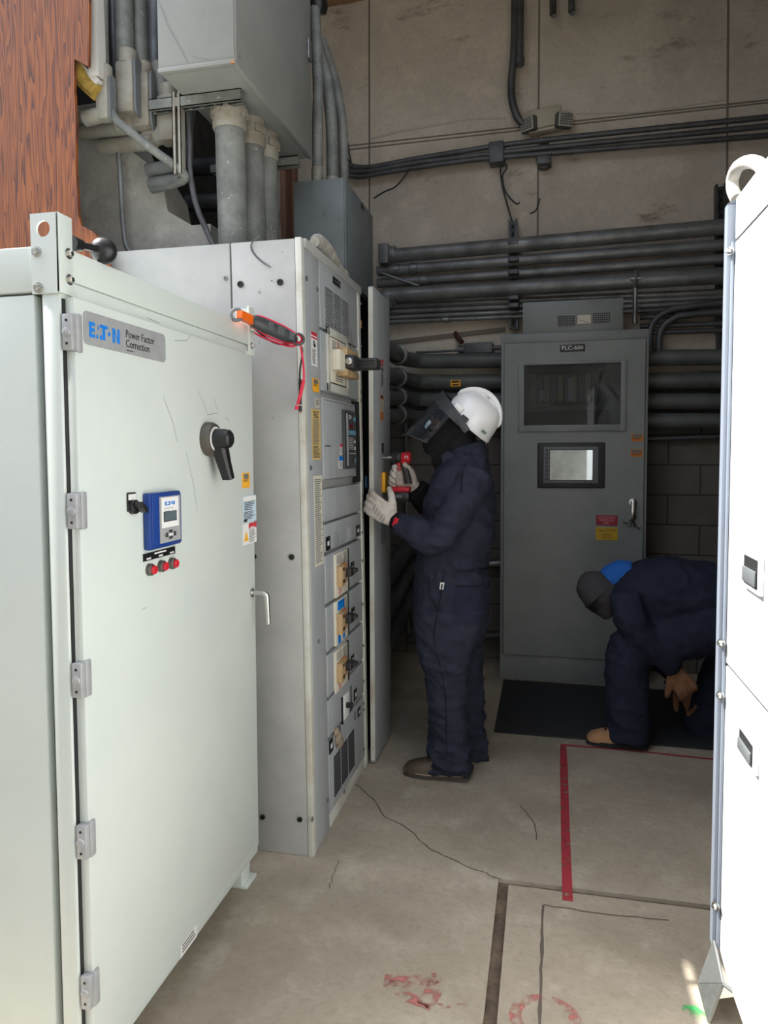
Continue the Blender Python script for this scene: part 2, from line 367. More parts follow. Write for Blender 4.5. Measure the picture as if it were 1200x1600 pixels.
# ================================================================== setting
GX, GY = -.13, 2.445                                     # corner of the L-shaped joint in the slab
mb = MB()
for a in ((-9, GX - .018, .9, 5.4), (GX - .018, 9, GY + .014, 5.4), (GX + .018, 9, .9, GY - .016)):
    mb.box(a[0], a[1], a[2], a[3], -.1, 0, 0, 0)
mb.box(GX - .03, 9, .9, GY + .03, -.12, -.014, 1)
def strip(mb, pts, w, z, mi):                            # a thin flat band lying on the floor
    P = [onZ(x, y) for x, y in pts]; L, R = [], []
    for i, p in enumerate(P):
        t = (P[min(i + 1, len(P) - 1)] - P[max(i - 1, 0)]).normalized(); q = V((-t.y, t.x, 0))
        ww = w[i] if hasattr(w, '__len__') else w
        L.append(p + q * ww / 2 + V((0, 0, z))); R.append(p - q * ww / 2 + V((0, 0, z)))
    n = len(P); mb.add(L + R, [(i, i + 1, n + i + 1, n + i) for i in range(n - 1)], mi)
def jag(pts, k=5, a=4):
    out = []
    for (x0, y0), (x1, y1) in zip(pts, pts[1:]):
        for i in range(k): t = i / k; out.append((x0 + (x1 - x0) * t + random.uniform(-a, a), y0 + (y1 - y0) * t + random.uniform(-a, a) * .6))
    return out + [pts[-1]]
cr = jag([(553, 1225), (585, 1248), (600, 1275), (650, 1305), (668, 1325), (700, 1340), (750, 1362), (782, 1374)], 4, 2.5)
strip(mb, cr, [.004 + .003 * random.random() for _ in cr], .0008, 2)
strip(mb, jag([(530, 1345), (520, 1365), (515, 1388)], 4, 2), .003, .0008, 2)
cr = jag([(843, 1610), (846, 1500), (849, 1414)], 8, 1.0); strip(mb, cr, [.006 + .006 * random.random() for _ in cr], .0008, 2)
strip(mb, jag([(849, 1414), (940, 1428), (1045, 1438)], 6, 1.2), .006, .0008, 2)
strip(mb, jag([(812, 1258), (832, 1280), (838, 1312)], 4, 2), .005, .0008, 2)
floor = struct(mb.build('floor', [M['floor'], M['joint'], M['crack']]))
mb = MB(); mb.box(-14, 12, -2.5, .89, -.12, -.01); mb.box(-14, 12, -18, -2.51, -.12, -.008, 1); struct(mb.build('ground', [M['asphalt'], M['floor']]))  # unseen ground, dark near and pale beyond to steer bounced light
# two unseen walls added to block light: across the yard, and left of the lens
mb = MB(); mb.box(-14, 12, -9.3, -9, -.1, 6.5); struct(mb.build('light_blocker_opposite', M['rough']))
mb = MB(); mb.box(-7, -1.15, -.15, .0, -.1, 2.5); struct(mb.build('light_blocker_yard', M['rough']))
mb = MB(); mb.box(-.05, 5, -1.2, 2.70, 3.42, 3.54); struct(mb.build('light_blocker_overhead', M['roof']))  # unseen cover added overhead to darken the floor at the right
WY, WA = 5.15, math.radians(3.6)                         # the back wall runs slightly askew
WN = V((-math.sin(WA), -math.cos(WA), 0)); WU = V((math.cos(WA), -math.sin(WA), 0)); W0 = V((-.3, WY, 0))
FW = Face(W0, WU, (0, 0, 1), WN)
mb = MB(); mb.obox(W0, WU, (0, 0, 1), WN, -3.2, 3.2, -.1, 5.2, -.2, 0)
def wline(x0, y0, x1, y1, w, d=.006, mi=0, tgt=None):
    a, b = FW.at(x0, y0), FW.at(x1, y1); t = (b - a).normalized(); q = t.cross(WN)
    (tgt or mb).obox(a, t, q, WN, 0, (b - a).length, -w / 2, w / 2, 0, d, mi)
for x in (577, 843, 1138): wline(x, -30, x + (.5 if x < 800 else -3), 380, .012, .005, 1)
for y0, y1 in ((228, 156), (234, 160)): wline(545, y0, 1240, y1 - 4, .008, .005, 1)
wline(590, 538, 790, 515, .03, .02, 1)
for (p, w) in (([(577, 218), (620, 206), (680, 196), (730, 186), (790, 184)], .014), ([(900, 178), (1000, 176), (1080, 164), (1134, 156)], .008)):
    for (x0, y0), (x1, y1) in zip(p, p[1:]): wline(x0, y0, x1, y1, w, .004, 2)
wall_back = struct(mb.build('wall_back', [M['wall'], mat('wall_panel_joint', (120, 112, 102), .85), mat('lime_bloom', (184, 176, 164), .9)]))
mb = MB(); mb.box(-2.3, -2.15, 2.6, 5.4, -.1, 5.2); struct(mb.build('wall_left', M['dark_wall']))
mb = MB(); mb.box(2.65, 2.8, 2.96, 5.4, -.1, 5.2); struct(mb.build('wall_right', M['rough']))
mb = MB(); mb.box(-2.6, 3.2, 2.9, 5.4, 5.05, 5.2); struct(mb.build('ceiling', M['roof']))
# outer wall: the sheathed pier on the left, a pier on the right, the lintel; unseen low stub and lintel drop added to darken the right
mb = MB(); mb.box(-7, -1.93, 2.416, 2.60, 0, 5.2); mb.box(1.0, 6, 2.45, 2.95, 0, 5.2); mb.box(.74, 1.0, 2.45, 2.95, 0, 2.25); mb.box(-1.79, 1.0, 2.75, 2.95, 4.7, 5.2); mb.box(.0, 1.0, 2.70, 2.94, 3.6, 4.7)
struct(mb.build('wall_front_and_blockers', M['rough']))
# chipped inner concrete wall seen between the plywood and the conduits
yq = 2.72
pts = [onY(x, y, yq) for x, y in ((60, 420), (60, 150), (130, 168), (182, 172), (205, 236), (232, 256), (256, 296), (262, 330), (300, 352), (330, 420))]
pts = [V((p.x, p.y, p.z)) for p in pts]; pts = [V((pts[0].x, yq, 2.256))] + pts[1:-1] + [V((pts[-1].x, yq, pts[-2].z)), V((pts[-1].x, yq, 2.256))]
mb = MB(); mb.prism(pts, (0, .2, 0)); pb = [onY(x, y, yq - .02) for x, y in ((60, 420), (60, 140), (330, 140), (330, 420))]
struct(mb.build('wall_inner', M['rough']))
mb = MB(); a, b = FW.at(490, 16), FW.at(590, 8); mb.obox(W0, WU, (0, 0, 1), WN, -3, 3.1, a.z, a.z + .3, 0.002, .16)
struct(mb.build('trim_1', M['beam']))
# plywood sheet closing the opening on the left, with a ragged right-hand edge
yp = 2.40
edge = [(139, -60), (139, 40), (138, 104), (116, 92), (116, 140), (119, 200), (118, 260), (121, 300), (122, 335), (127, 352), (146, 362), (158, 378), (170, 396)]
pts = [onY(x, y, yp) for x, y in edge]
pts = [V((p.x, yp, max(p.z, 0))) for p in pts] + [V((onY(176, 420, yp).x, yp, 0)), V((-6.5, yp, 0)), V((-6.5, yp, pts[0].z))]
mb = MB(); mb.prism(pts, (0, .014, 0))
tag(mb.build('plywood_sheet', M['ply']), 'orange stained plywood sheet with a ragged edge behind the pale green cabinet', 'plywood')
mb = MB(); mb.obox((0, 2.44, 0), (1, 0, 0), (0, 0, 1), (0, -1, 0), onY(137, 50, 2.44).x, onY(152, 50, 2.44).x, onY(140, 118, 2.44).z, 3.9, -.05, 0)
a, b = onY(112, 92, 2.45), onY(152, 128, 2.45); t = (b - a).normalized()
mb.obox(a, t, t.cross(V((0, 1, 0))), (0, -1, 0), 0, (b - a).length, -.012, .012, -.06, 0)
tag(mb.build('wall_stud', M['wstrip']), 'white painted wooden stud along the edge of the plywood', 'stud')
mb = MB(); a, b = onY(112, 108, 2.47), onY(152, 146, 2.47); mb.tube([a, a.lerp(b, .3) + V((0, 0, .01)), a.lerp(b, .6), b], [.03, .04, .032, .03], 9, sm=3)
tag(mb.build('insulation_foam', M['foam']), 'strip of yellow insulation foam under the white wooden stud', 'insulation')
# painted marks on the floor
mb = MB(); strip(mb, [(880, 1163), (881, 1200), (883, 1280), (885, 1350), (887, 1408)], [.03, .036, .034, .034, .034], .0012, 0)
strip(mb, [(878, 1164), (980, 1172), (1060, 1181), (1180, 1193)], .02, .0013, 0)
tag(mb.build('floor_line', M['rline']), 'narrow red line painted on the floor in an L beside the grey cabinet', 'floor marking')
mb = MB()
for p, w in (([(600, 1532), (640, 1536), (684, 1530)], .05), ([(684, 1530), (676, 1552), (664, 1572)], .05), ([(606, 1536), (640, 1560), (676, 1574)], .035), ([(664, 1572), (700, 1572), (730, 1572)], .018)): strip(mb, p, w, .0012, 0)
tag(mb.build('spray_mark', M['rspray']), 'faded red sprayed figure on the floor left of the joint', 'floor marking')
mb = MB(); c = onZ(852, 1592); n = 28; w = .026
ri = [c + V((math.cos(2 * PI * k / n) * .062, math.sin(2 * PI * k / n) * .058, .0012)) for k in range(n)]
ro = [c + V((math.cos(2 * PI * k / n) * .095, math.sin(2 * PI * k / n) * .085, .0012)) for k in range(n)]
mb.add(ri + ro, [(k, (k + 1) % n, n + (k + 1) % n, n + k) for k in range(n)])
tag(mb.build('spray_mark', M['rspray']), 'faded red sprayed ring on the floor right of the joint', 'floor marking')
mb = MB(); strip(mb, [(1066, 1574), (1085, 1582), (1102, 1588)], [.02, .05, .02], .0012, 0)
tag(mb.build('spray_mark', M['gspray']), 'green sprayed dab on the floor by the steel foot of the white cabinet', 'floor marking')
# rubber mat in front of the dark grey cabinet
a, b = onZ(772, 1145), onZ(1120, 1172)
mb = MB(); mb.box(a.x, 1.1, a.y, 4.66, .0005, .010, 0, .003)
tag(mb.build('rubber_mat', M['rubber']), 'black rubber mat on the floor before the dark grey control cabinet', 'mat')

# ================================================================== pale green capacitor cabinet on the left
LX, LY0, LY1 = -.9886, 1.325, 2.335
R = thing('power_factor_cabinet', 'pale green steel cabinet with a blue lettered silver nameplate and a black rotary handle', 'cabinet', (-1.35, 1.85, 0))
ZT = 1.925; XB = -1.95
mb = MB()
mb.box(XB, LX - .012, LY0 + .075, LY1 - .04, .11, ZT - .02, 0, .004)                       # carcass
mb.box(XB, LX - .006, LY0 + .006, LY1, ZT - .035, ZT - .006, 0, .004)                       # roof
mb.build('carcass', M['cab'], R)
for y0, y1 in ((LY0, LY0 + .062), (LY1 - .05, LY1)):
    mb = MB(); mb.box(LX - .043, LX, y0, y1, .09, ZT - .085, 0, .006); mb.build('corner_post', M['cab'], R)
mb = MB(); mb.box(XB, onY(51, 459, LY0).x, LY0 + .004, LY0 + .03, .09, ZT - .10, 0, .004)
mb.build('side_panel', M['cab'], R)
mb = MB(); mb.box(LX - .05, LX, LY0 + .01, LY1 - .02, ZT - .068, ZT, 0, .004); mb.box(LX - .05, LX - .003, LY0 + .03, LY1 - .03, 1.80, ZT - .069, 0, .002)
mb.build('top_rail', M['cab'], R)
mb = MB(); mb.box(XB, LX - .05, LY0, LY0 + .04, ZT - .095, ZT - .001, 0, .004); mb.build('end_rail', M['cab'], R)
mb = MB(); mb.box(XB, LX + .004, LY0 + .02, LY1 - .02, .077, .138, 0, .005); mb.build('base_rail', M['cab'], R)
for y in (LY0 + .1, LY1 - .13):
    mb = MB(); mb.box(LX - .11, LX - .012, y, y + .075, .008, .085, 0, .003); mb.box(LX - .13, LX + .006, y + .005, y + .09, 0, .010, 0, .002); mb.build('foot', M['cab'], R)
def bolt_mb(o, n, r=.009, h=.008):
    n = V(n); mb = MB(); mb.lathe(o, n, [(0, r * 1.5), (.0025, r * 1.5), (.0026, r)], 16); mb.lathe(V(o) + n * .0025, n, [(0, r), (h * .7, r), (h, r * .75)], 6); return mb
# lifting bracket at the near corner: an angle with a hole in its front leg
xl = onY(49, 400, LY0 - .004).x; zb, zt = 1.824, 1.988
def holed(u0, u1, v0, v1, cx_, cz, r, mkpt, th, n=24):
    """A plate with a round hole: u across, v up; th is the thickness vector."""
    out = []; inn = []
    for k in range(n):
        t = 2 * PI * k / n; c, s_ = math.cos(t), math.sin(t)
        kx = ((u1 - cx_) / c) if c > 1e-6 else (((u0 - cx_) / c) if c < -1e-6 else 1e9); ky = ((v1 - cz) / s_) if s_ > 1e-6 else (((v0 - cz) / s_) if s_ < -1e-6 else 1e9)
        q = min(kx, ky); out.append((cx_ + c * q, cz + s_ * q)); inn.append((cx_ + c * r, cz + s_ * r))
    for cu, cv in ((u0, v0), (u1, v0), (u1, v1), (u0, v1)):
        k = min(range(n), key=lambda i: (out[i][0] - cu) ** 2 + (out[i][1] - cv) ** 2); out[k] = (cu, cv)
    mb = MB(); th = V(th); A = [mkpt(*p) for p in out] + [mkpt(*p) for p in inn]
    fs = []
    for k in range(n):
        j = (k + 1) % n; fs += [(k, j, n + j, n + k), (2 * n + k, 3 * n + k, 3 * n + j, 2 * n + j), (k, 2 * n + k, 2 * n + j, j), (n + k, n + j, 3 * n + j, 3 * n + k)]
    mb.add(A + [p + th for p in A], fs); return mb
for (y, side) in ((LY0, -1), (LY1, 1)):
    br = holed(xl, LX + .006, zb, zt, (xl + LX) / 2, zt - .032, .0165, lambda u, v: V((u, y + side * .005, v)), (0, -side * .006, 0))
    br.obox((LX + .005, y + side * .005, 0), (0, -side, 0), (0, 0, 1), (1, 0, 0), 0, .045, zb, zt, -.006, .002, 0, .002)
    bo = br.build('lifting_bracket', M['cab'], R)
    for (x_, z_) in ((xl + .014, zt - .078), (xl + .016, zb + .012)): bolt_mb((x_, y + side * .005, z_), (0, side, 0), .0075).build('bolt', M['steel'], bo)
    for z_ in (zt - .078, zb + .032): bolt_mb((LX + .007, y - side * .024, z_), (1, 0, 0), .0075).build('bolt', M['steel'], bo)
# door
FD = Face((LX + .024, LY0, 0), (0, 1, 0), (0, 0, 1), (1, 0, 0))
da0, da1 = FD.px(116, 470)[0], FD.px(403, 1290)[0]; db0, db1 = .139, FD.px(114, 463)[1]
mb = MB(); FD.box(mb, da0, da1, db0, db1, -.024, 0, 0, .004)
DOOR = mb.build('door', M['cab'], R)
mb = MB(); FD.box(mb, da0 - .009, da0 + .01, db0 + .004, db1 - .004, -.0236, -.0215); mb.build('door_gasket', M['blk'], R)
for y in (520, 799, 1068, 1330, 1578):
    mb = MB(); bz = FD.px(118, y)[1]; h = .038
    FD.box(mb, da0 - .016, da0 + .001, bz - h, bz + h, -.020, .003, 0, .003)
    FD.box(mb, da0 - .002, da0 + .018, bz - h - .002, bz + h + .002, -.018, .006, 0, .003)
    mb.lathe(FD.pt(da0 - .016, bz, -.009), (0, -1, 0), [(0, .010), (.003, .009), (.005, .004)], 14)
    for s_ in (-1, 1): mb.lathe(FD.pt(da0 - .016, bz + s_ * .024, -.009), (0, -1, 0), [(0, .003), (.001, .003)], 10, 1)
    mb.build('hinge', [M['silver'], M['blk']], DOOR)
# nameplate with its lettering
a0, a1, b0, b1 = FD.rect(129, 257, 484, 536); b0 = FD.px(131, 537)[1]
mb = MB(); n = 8; P = []; rr = .012
for cx_, cz, t0 in ((a1 - rr, b1 - rr, 0), (a0 + rr, b1 - rr, 1), (a0 + rr, b0 + rr, 2), (a1 - rr, b0 + rr, 3)):
    for k in range(n + 1): t = PI / 2 * (t0 + k / n); P.append(FD.pt(cx_ + rr * math.cos(t), cz + rr * math.sin(t), .0002))
mb.prism(P, (.0015, 0, 0)); NP = mb.build('nameplate', M['silver'], DOOR)
def eaton(face, a, b, w, h, d, m, par):                   # the blocky blue logotype, drawn as bars
    mb = MB(); W = w / 5.0
    def poly(x, pts): mb.prism([face.pt(a + x + px * W, b + pz * h, d) for px, pz in pts], face.n * .0006)
    x = 0
    poly(x, [(0, 0), (.34, 0), (.34, 1), (0, 1)]); poly(x, [(.34, 0), (.9, 0), (.9, .22), (.34, .22)]); poly(x, [(.34, .39), (.82, .39), (.82, .61), (.34, .61)]); poly(x, [(.34, .78), (.9, .78), (.9, 1), (.34, 1)])
    x = W * 1.0; poly(x, [(.05, 0), (.3, 0), (.42, .22), (.2, .3)]); poly(x, [(.62, 0), (1.0, 0), (1.0, .3), (.74, .3)]); poly(x, [(.3, .62), (.42, .95), (.55, .62)])
    x = W * 2.0; poly(x, [(-.3, .78), (.95, .78), (.95, 1), (-.3, 1)]); poly(x, [(.1, 0), (.5, 0), (.5, .78), (.1, .78)])
    c = (3.18, .5); poly(0, [(c[0] + .22 * math.cos(t * PI / 8), c[1] + .22 * math.sin(t * PI / 8) * W / h * 1.0) for t in range(16)])
    x = W * 3.75; poly(x, [(0, 0), (.36, 0), (.36, 1), (0, 1)]); poly(x, [(.36, .75), (.36, 1), (.85, .25), (.85, 0)]); poly(x, [(.85, 0), (1.2, 0), (1.2, 1), (.85, 1)])
    return mb.build('logo', m, par)
e0, e1 = FD.px(138, 512)[0], FD.px(186, 524)[0]; eb = FD.px(138, 526)[1]; eh = FD.px(138, 502)[1] - eb
eaton(FD, e0, eb, e1 - e0, eh, .0018, M['cyan'], NP)
ta = FD.px(195, 526)[0]
FD.text('Power Factor', .026, ta, FD.px(195, 521.5)[1], M['ink'], NP, align='LEFT', xs=.88, d=.0022)
FD.text('Correction', .026, ta, FD.px(195, 536.5)[1], M['ink'], NP, align='LEFT', xs=.88, d=.0022)
mb = MB(); FD.pbox(mb, 197, 207, 546.5, 548, .0018, .0022); mb.build('small_print', M['ink'], NP)
# rotary handle
o = FD.at(323, 686); mb = MB(); a, b = FD.px(324, 686)
mb.lathe(FD.pt(a, b), (1, 0, 0), [(0, .050), (.018, .049), (.026, .044)], 32, 0)
mb.lathe(FD.pt(a, b, .026), (1, 0, 0), [(0, .036), (.002, .036)], 28, 1)
rh = mb.build('rotary_switch', [mat('bronze_bezel', (92, 88, 80), .4, .4), M['lb']], DOOR)
mb = MB(); mb.lathe(FD.pt(a, b, .026), (1, 0, 0), [(0, .030), (.03, .029), (.045, .026), (.05, .02)], 28)
u = V((0, .30, -1)).normalized(); w = V((0, 1, .30)).normalized(); q = FD.pt(a, b, .03)
mb.loft([[q + u * l + w * (c * hw) + V((1, 0, 0)) * (dz + s_ * hd) for c, s_ in ((-1, -1), (1, -1), (1.0, .6), (.6, 1), (-.6, 1), (-1, .6))] for l, hw, dz, hd in ((-.005, .022, .008, .020), (.04, .020, .010, .018), (.08, .017, .014, .016), (.122, .015, .020, .014))])
mb.build('switch_handle', M['blk'], rh)
# chrome door latch
a, b = FD.px(393, 926); mb = MB(); mb.lathe(FD.pt(a, b), (1, 0, 0), [(0, .016), (.006, .016), (.008, .012)], 20)
mb.tube([FD.pt(a, b), FD.pt(a, b, .042), FD.pt(a + .002, b - .006, .050), FD.pt(a + .004, b - .02, .053), FD.pt(a + .006, b - .105, .056)], [.009, .009, .010, .010, .008], 12, sm=3)
mb.build('latch_handle', M['steel'], DOOR)
# controller, selector and push-buttons
mb = MB(); a0, a1, b0, b1 = FD.rect(222, 273, 771, 861); FD.box(mb, a0, a1, b0, b1, 0, .020, 0, .005); FD.box(mb, a0 + .006, a1 - .006, b0 + .006, b1 - .006, .018, .024, 0, .003)
ct = mb.build('controller', M['blue'], DOOR); w, h = a1 - a0, b1 - b0
mb = MB(); FD.box(mb, a0 + w * .24, a1 - w * .10, b0 + h * .09, b1 - h * .08, .023, .0255); mb.build('keypad', M['gpad'], ct)
mb = MB(); FD.box(mb, a0 + w * .29, a1 - w * .17, b0 + h * .36, b1 - h * .10, .0255, .0265)
for i in range(2): FD.box(mb, a0 + w * .38, a0 + w * (.66 - .14 * i), b0 + h * (.70 - .05 * i), b0 + h * (.712 - .05 * i), .0266, .0268, 1)
mb.build('faceplate', [M['lb'], M['silver']], ct)
mb = MB(); FD.box(mb, a0 + w * .34, a0 + w * .76, b0 + h * .465, b0 + h * .65, .0266, .0272, 1); FD.box(mb, a0 + w * .36, a0 + w * .74, b0 + h * .48, b0 + h * .64, .0272, .0276, 0); mb.build('screen', [M['gscreen'], M['dgrey']], ct)
eaton(FD, a0 + w * .39, b0 + h * .76, w * .31, h * .068, .027, M['cyan'], ct)
mb = MB(); kc, kz = a0 + w * .56, b0 + h * .225
for dx, dz, ww, hh in ((0, .058, .05, .022), (0, -.058, .05, .022), (-.13, 0, .03, .04), (.13, 0, .03, .04)): FD.box(mb, kc + w * (dx - ww), kc + w * (dx + ww), kz + h * (dz - hh), kz + h * (dz + hh), .0255, .0285, 0, .001)
FD.box(mb, kc - w * .07, kc + w * .07, kz - h * .022, kz + h * .022, .0255, .028, 1, .001); mb.lathe(FD.pt(kc - w * .19, kz, .0255), (1, 0, 0), [(0, .0015), (.001, .0015)], 8, 0)
mb.build('arrow_keys', [M['dgrey'], M['lb']], ct)
a0, a1, b0, b1 = FD.rect(197, 211, 770, 800); mb = MB(); FD.box(mb, a0, a1, b0, b1, 0, .004, 0, .002); FD.box(mb, a0 + .003, a1 - .003, b0 + (b1 - b0) * .6, b1 - .004, .004, .0046, 1)
a, b = FD.px(206, 792); mb.lathe(FD.pt(a, b), (1, 0, 0), [(0, .018), (.012, .017), (.014, .012)], 20); mb.obox(FD.pt(a, b, .014), (0, .8, -.6), (0, .6, .8), (1, 0, 0), -.016, .018, -.006, .006, 0, .022, 0, .003)
mb.build('selector_switch', [M['blk'], M['lb']], DOOR)
a0, a1, b0, b1 = FD.rect(223, 273, 867, 878); b1 = FD.px(223, 866)[1]; mb = MB(); FD.box(mb, a0, a1, b0, b1, 0, .002); lg = mb.build('legend_plate', M['blk'], DOOR)
mb = MB(); w = a1 - a0; h = b1 - b0
FD.box(mb, a0 + w * .33, a0 + w * .70, b0 + h * .62, b0 + h * .82, .002, .0023)
for k in (.09, .46, .82): FD.box(mb, a0 + w * k, a0 + w * (k + .13), b0 + h * .14, b0 + h * .36, .002, .0023)
mb.build('small_print', M['lb'], lg)
for x, y in ((232.5, 890), (250.5, 884.5), (267, 880)):
    a, b = FD.px(x, y); mb = MB(); mb.lathe(FD.pt(a, b), (1, 0, 0), [(0, .0155), (.010, .015), (.013, .0125)], 24, 0); mb.lathe(FD.pt(a, b, .012), (1, 0, 0), [(0, .0112), (.006, .011), (.008, .009)], 24, 1)
    mb.build('push_button', [mat('grey_ring', (92, 90, 84), .4, .3), M['red']], DOOR)
# stickers
def sticker(face, par, xl, xr, yt, yb, bands, name='sticker', base='lb', d=.0002, label=None):
    mb = MB(); a0, a1, b0, b1 = face.rect(xl, xr, yt, yb); h = b1 - b0; w = a1 - a0; mats = [M[base]]
    face.box(mb, a0, a1, b0, b1, d, d + .0007)
    for kind, x0, x1, z0, z1, m, n in bands:              # fractions from the left and from the bottom
        mats.append(M[m]); mi = len(mats) - 1; A = (a0 + w * x0, a0 + w * x1, b0 + h * z0, b0 + h * z1)
        if kind == 'fill': face.box(mb, *A, d + .0007, d + .0011, mi)
        elif kind == 'tri':
            mb.prism([face.pt(A[0], A[2], d + .0011), face.pt(A[1], A[2], d + .0011), face.pt((A[0] + A[1]) / 2, A[3], d + .0011)], face.n * .0004, mi)
        elif kind == 'dia':
            c0, c1 = (A[0] + A[1]) / 2, (A[2] + A[3]) / 2; mb.prism([face.pt(A[0], c1, d + .0011), face.pt(c0, A[2], d + .0011), face.pt(A[1], c1, d + .0011), face.pt(c0, A[3], d + .0011)], face.n * .0004, mi)
        else: face.lines(mb, *A, n, d + .0011, mi)
    o = mb.build(name, mats, par)
    if label: o['label'] = label
    return o
ARC = [('fill', .18, .82, .60, .92, 'mgrey', 0), ('lines', .15, .85, .40, .56, 'ink', 2)]
sticker(FD, DOOR, 378, 390, 739, 763, ARC, base='yel', label='yellow sticker with a grey printed block')
sticker(FD, DOOR, 379, 400, 776, 818, [('fill', .04, .96, .80, .97, 'lb', 0), ('fill', .04, .96, .785, .80, 'ink', 0), ('lines', .1, .9, .45, .77, 'ink', 5), ('lines', .05, .9, .1, .42, 'ink', 6), ('fill', .04, .3, .03, .14, 'ink', 0)], base='lblue', label='pale blue rating label')
sticker(FD, DOOR, 379, 400.5, 820, 853, [('fill', .42, 1, .74, 1, 'red', 0), ('tri', .05, .40, .18, .66, 'yel', 0), ('lines', .45, .95, .06, .70, 'mgrey', 8)], label='white warning label with yellow triangle')
a0, b0 = FD.px(390, 826); FD.text('DANGER', .0115, *FD.px(393.5, 824.2), M['lb'], DOOR, xs=.8, d=.0022)
FB = Face((LX + .005, LY0, 0), (0, 1, 0), (0, 0, 1), (1, 0, 0))
a0, a1 = FB.px(281, 1490)[0], FB.px(307, 1430)[0]; b0, b1 = .082, .139
mb = MB(); FB.box(mb, a0, a1, b0 - .001, b1 - .002, .0002, .0012); FB.lines(mb, a0 + .012, a1 - .008, b0 + .006, b1 - .006, 5, .0012, 1, .4, .15)
mb.build('sticker', [M['lb'], M['ink']], R)['label'] = 'white printed sticker on the lower edge'
# scuffs on the paint
mb = MB()
def scratch(face, mb, pts, w, d=.0004, mi=0):
    P = [face.at(x, y, d) for x, y in pts]
    for p, q in zip(P, P[1:]):
        t = (q - p).normalized(); s_ = t.cross(face.n); mb.add([p + s_ * w / 2, p - s_ * w / 2, q - s_ * w / 2, q + s_ * w / 2], [(0, 1, 2, 3)], mi)
for pts in ([(255, 620), (270, 660), (277, 690)], [(290, 705), (303, 760), (308, 800)], [(308, 610), (318, 630), (324, 648), (340, 645)], [(333, 620), (339, 640)], [(352, 653), (357, 655), (357, 663)], [(222, 953), (228, 949)], [(230, 497), (250, 505)], [(272, 532), (292, 532), (298, 524)]): scratch(FD, mb, pts, .0012)
mb.build('scratch', M['mgrey'], DOOR)
# odd bits by the cabinet
rod = [onZ(112, 380, ZT + .018), onZ(128, 384, ZT + .02), onZ(150, 388, ZT + .026)]
mb = MB(); P = rod; mb.tube([P[0], P[0].lerp(P[1], .9)], [.017, .013], 12); mb.tube([P[1].lerp(P[0], .1), P[2]], .008, 12)
mb.ball(onZ(162, 392, ZT + .028), .030)
tag(mb.build('ball_lever', M['blk']), 'black lever with a ball end lying on the pale green cabinet roof', 'lever')
# ================================================================== light grey switchboard
B0 = onZ(491, 1337); SX, SY = B0.x, B0.y; SH = 2.252; UP = V((-.0118, 0, 1)).normalized(); NX = V((1, 0, .0118)).normalized()
FS = Face((SX, SY, 0), (0, 1, 0), UP, NX)                 # front, facing the aisle
FE = Face((SX, SY, 0), (1, 0, 0), UP, (0, -1, 0))         # end, facing the opening
SE = 3.268 - SY                                           # length of the near section
R = thing('switchboard', 'light grey switchboard with a row of breakers, its plain end turned to the opening', 'switchboard', (-1.25, SY + .4, 0))
mb = MB(); FS.box(mb, .004, SE, .0, SH, -.95, -.02, 0, .004); mb.build('carcass', M['swb'], R)
mb = MB(); sx = FE.px(372, 385)[0]
FE.box(mb, sx + .003, -.0205, .0, SH - .004, -.01, .0115, 0, .004); mb.build('end_panel', M['swb'], R)
mb = MB(); FE.box(mb, -.95, sx - .003, .0, SH - .004, -.01, .010, 0, .004); mb.build('end_panel', M['swb'], R)
mb = MB(); FS.box(mb, -.012, .012, 0, SH, -.02, .004, 0, .003); FS.box(mb, .018, .024, 0, SH - .02, -.01, .002, 0, .001); mb.build('corner_post', M['dirty'], R)
def screw_mb(p, n, r=.012, h=.005, hole=True):
    mb = MB(); mb.lathe(p, n, [(0, r), (h, r * .95), (h, r * .5), (h * .3, r * .4)] if hole else [(0, r), (h * .6, r), (h, r * .6)], 14); return mb
for x, y, r in ((388, 446, .012), (450, 442, .012), (463, 870, .011), (404, 870, .011), (413, 1275, .010), (471, 1278, .010), (365, 437, .008), (437, 440, .002)):
    screw_mb(FE.at(x, y, .012), (0, -1, 0), r).build('panel_bolt', M['blk'] if r > .009 else M['galv'], R)
mb = MB()
FS.box(mb, .024, FS.px(503, 700)[0], .0, SH, -.012, .0, 0, .002); mb.build('wiring_gutter_cover', M['swbf'], R)
gx0 = FS.px(503.5, 700)[0]; gx1 = FS.px(560.5, 700)[0]
def band(name, yt, yb, d=.004, x0=502, mt='swbf', x1=None):  # a cover plate across the front, yt and yb read at x0
    b1, b0 = FS.px(x0, yt)[1], FS.px(x0, yb)[1]; mb = MB(); FS.box(mb, gx0, x1 or gx1, b0 + .003, b1 - .003, -.02, d, 0, .003); return mb.build(name, M[mt], R)
# covers read along their left edges, top to bottom
zs = [(398, 515.5), (516.5, 607), (617, 759), (763, 816), (818, 846), (850, 866)]
p_top = band('vent_cover', 398, 513.5); p_brk = band('breaker_cover', 515, 611)
p_trip = band('trip_unit_door', 619, 752, .007, x1=FS.px(553.5, 700)[0]); band('blank_cover', 764, 818); band('blank_cover', 820, 866)
band('breaker_cover', 870, 950); band('breaker_cover', 953, 1028); band('breaker_cover', 1031, 1102); band('breaker_cover', 1105, 1168); 
b0 = FS.px(512, 1294)[1]; b1 = FS.px(503, 1172)[1]; mb = MB(); FS.box(mb, gx0, gx1, max(b0, .06), b1, -.02, .003, 0, .003); p_low = mb.build('vent_cover', M['swbf'], R)
mb = MB(); FS.box(mb, gx0, gx1, .0, max(b0, .06) - .003, -.02, .001, 0, .002); mb.build('plinth', M['dirty'], R)
mb = MB(); FS.box(mb, gx1 + .002, SE, 0, SH, -.02, .006, 0, .003); FS.box(mb, gx1 + .004, gx1 + .012, .03, SH - .05, .004, .010, 0, .002); mb.build('hinge_post', M['dirty'], R)
